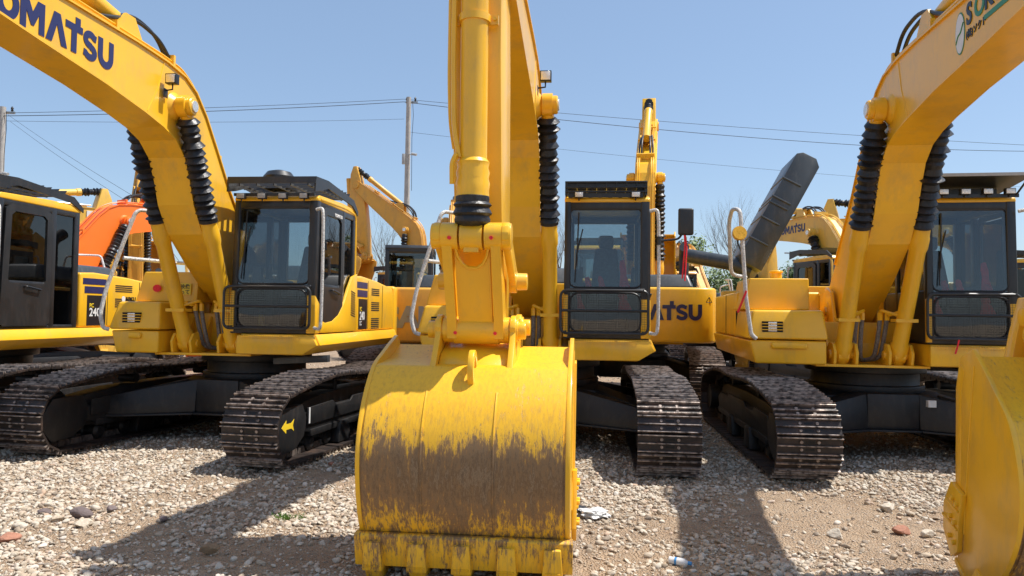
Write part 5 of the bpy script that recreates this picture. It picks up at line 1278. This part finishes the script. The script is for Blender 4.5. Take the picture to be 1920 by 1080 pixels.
wire([(-34, 30, 9.5), (-20.91, 29.9, 9.5), (-5.29, 34.9, 11.75), (18.47, 40, 11.2), (27.76, 40, 10.98), (45, 42, 10)], .014, 'thicker second overhead wire just below the topmost', .14)
wire([(-20.9, 30.1, 9.35), (-5.27, 35.1, 10.98)], .007, 'thin wire between the two poles below the others', .12)
wire([(-4.98, 35.1, 10.35), (18.47, 40.1, 9.49), (27.74, 40.1, 9.04), (45, 42, 8.5)], .007, 'lowest thin wire right of the centre pole', .1)
wire([(-20.69, 30, 9.58), (-11.34, 22, 5.08), (-9, 20, 3.0)], .006, 'upper slanting wire falling from the left pole', .1)
wire([(-20.58, 30, 9.3), (-11.33, 22, 4.8), (-9.2, 20, 2.8)], .006, 'lower slanting wire falling from the left pole', .1)

# ------------------------------------------------------------------ trees
BARK = pbr('grey_bark', (.17, .14, .115), rough=.9, var=.3, vscale=10)
def leafm(name, col):
    m = pbr(name, col, rough=.6, var=.45, vscale=1.5); return m
LEAF = leafm('spring_leaves', (.13, .19, .05))
def bare_tree(x, y, h, seed, label, spread=.33, leaves=0, name='bare_tree', leafcol=None, base=.17):
    t = empty(name, (x, y, 0), 0, label, 'tree'); r = random.Random(seed)
    mb = MB(); tips = []
    def branch(p, d, l, rad, depth):
        n = 4; pts = [p]; q = p
        for k in range(n):
            d = (d+Vector((r.uniform(-.13, .13), r.uniform(-.13, .13), r.uniform(.0, .10)))).normalized(); q = q+d*(l/n); pts.append(q)
            if depth < 5 and k >= (1 if depth == 0 else 0) and r.random() < (.95 if depth < 4 else .7):
                a = r.uniform(0, 6.28); side = Vector((math.cos(a), math.sin(a), r.uniform(.2, .8))).normalized()
                nd = (d*.9+side*r.uniform(.45, .8)).normalized(); branch(q, nd, l*r.uniform(.5, .68), rad*(1-.6*(k+1)/n)*.62, depth+1)
        e = rad*.35
        mb.tube([(v.x, -v.y, v.z) for v in pts], lambda s: rad*(1-s)+e*s, 6 if depth < 2 else 3)
        if depth < 5: branch(q, d, l*.55, e, depth+1)
        if depth >= 3: tips.extend(pts[1:])
    branch(Vector((0, 0, -.2)), Vector((0, 0, 1)), h*.42, h*base*.1, 0)
    me = mb.mesh('trunk', BARK); o = bpy.data.objects.new('trunk', me); COL.objects.link(o); o.parent = t
    if leaves:
        V_ = []; F_ = []
        for k in range(leaves):
            c = r.choice(tips)+Vector((r.gauss(0, .22), r.gauss(0, .22), r.gauss(0, .2)))
            u = Vector((r.gauss(0, 1), r.gauss(0, 1), r.gauss(0, 1))).normalized(); v = u.orthogonal().normalized(); s = r.uniform(.05, .12); b = len(V_)
            V_ += [tuple(c-u*s), tuple(c+v*s*.5), tuple(c+u*s), tuple(c-v*s*.5)]; F_.append((b, b+1, b+2, b+3))
        me = bpy.data.meshes.new('crown'); me.from_pydata(V_, [], F_); me.materials.append(leafcol or LEAF)
        o = bpy.data.objects.new('crown', me); COL.objects.link(o); o.parent = t
    return t
bare_tree(12.6, 42, 9.9, 4, 'largest bare tree rising left of the open grey hood')
bare_tree(14.2, 45, 9.2, 9, 'slighter bare tree just right of the largest one')
bare_tree(-7.4, 45, 9.6, 12, 'bare tree standing left of the centre pole')
bare_tree(2.7, 46, 9.9, 15, 'bare tree whose twigs show left of the centre cab roof')
bare_tree(8.4, 35, 6.1, 21, 'light green leafy tree beyond the centre cab mirror', leaves=5000, name='leafy_tree')
bare_tree(10.2, 37, 5.6, 22, 'low yellowish green tree left of the amber boom end', leaves=4500, name='leafy_tree')
LEAF2 = leafm('dark_leaves', (.07, .13, .035))
bare_tree(13.1, 38, 5.2, 25, 'dense darker green tree below the open grey hood', leaves=7000, name='leafy_tree', leafcol=LEAF2)
bare_tree(16.0, 40, 5.4, 27, 'dark green tree behind the pale machine on the right', leaves=6000, name='leafy_tree', leafcol=LEAF2)
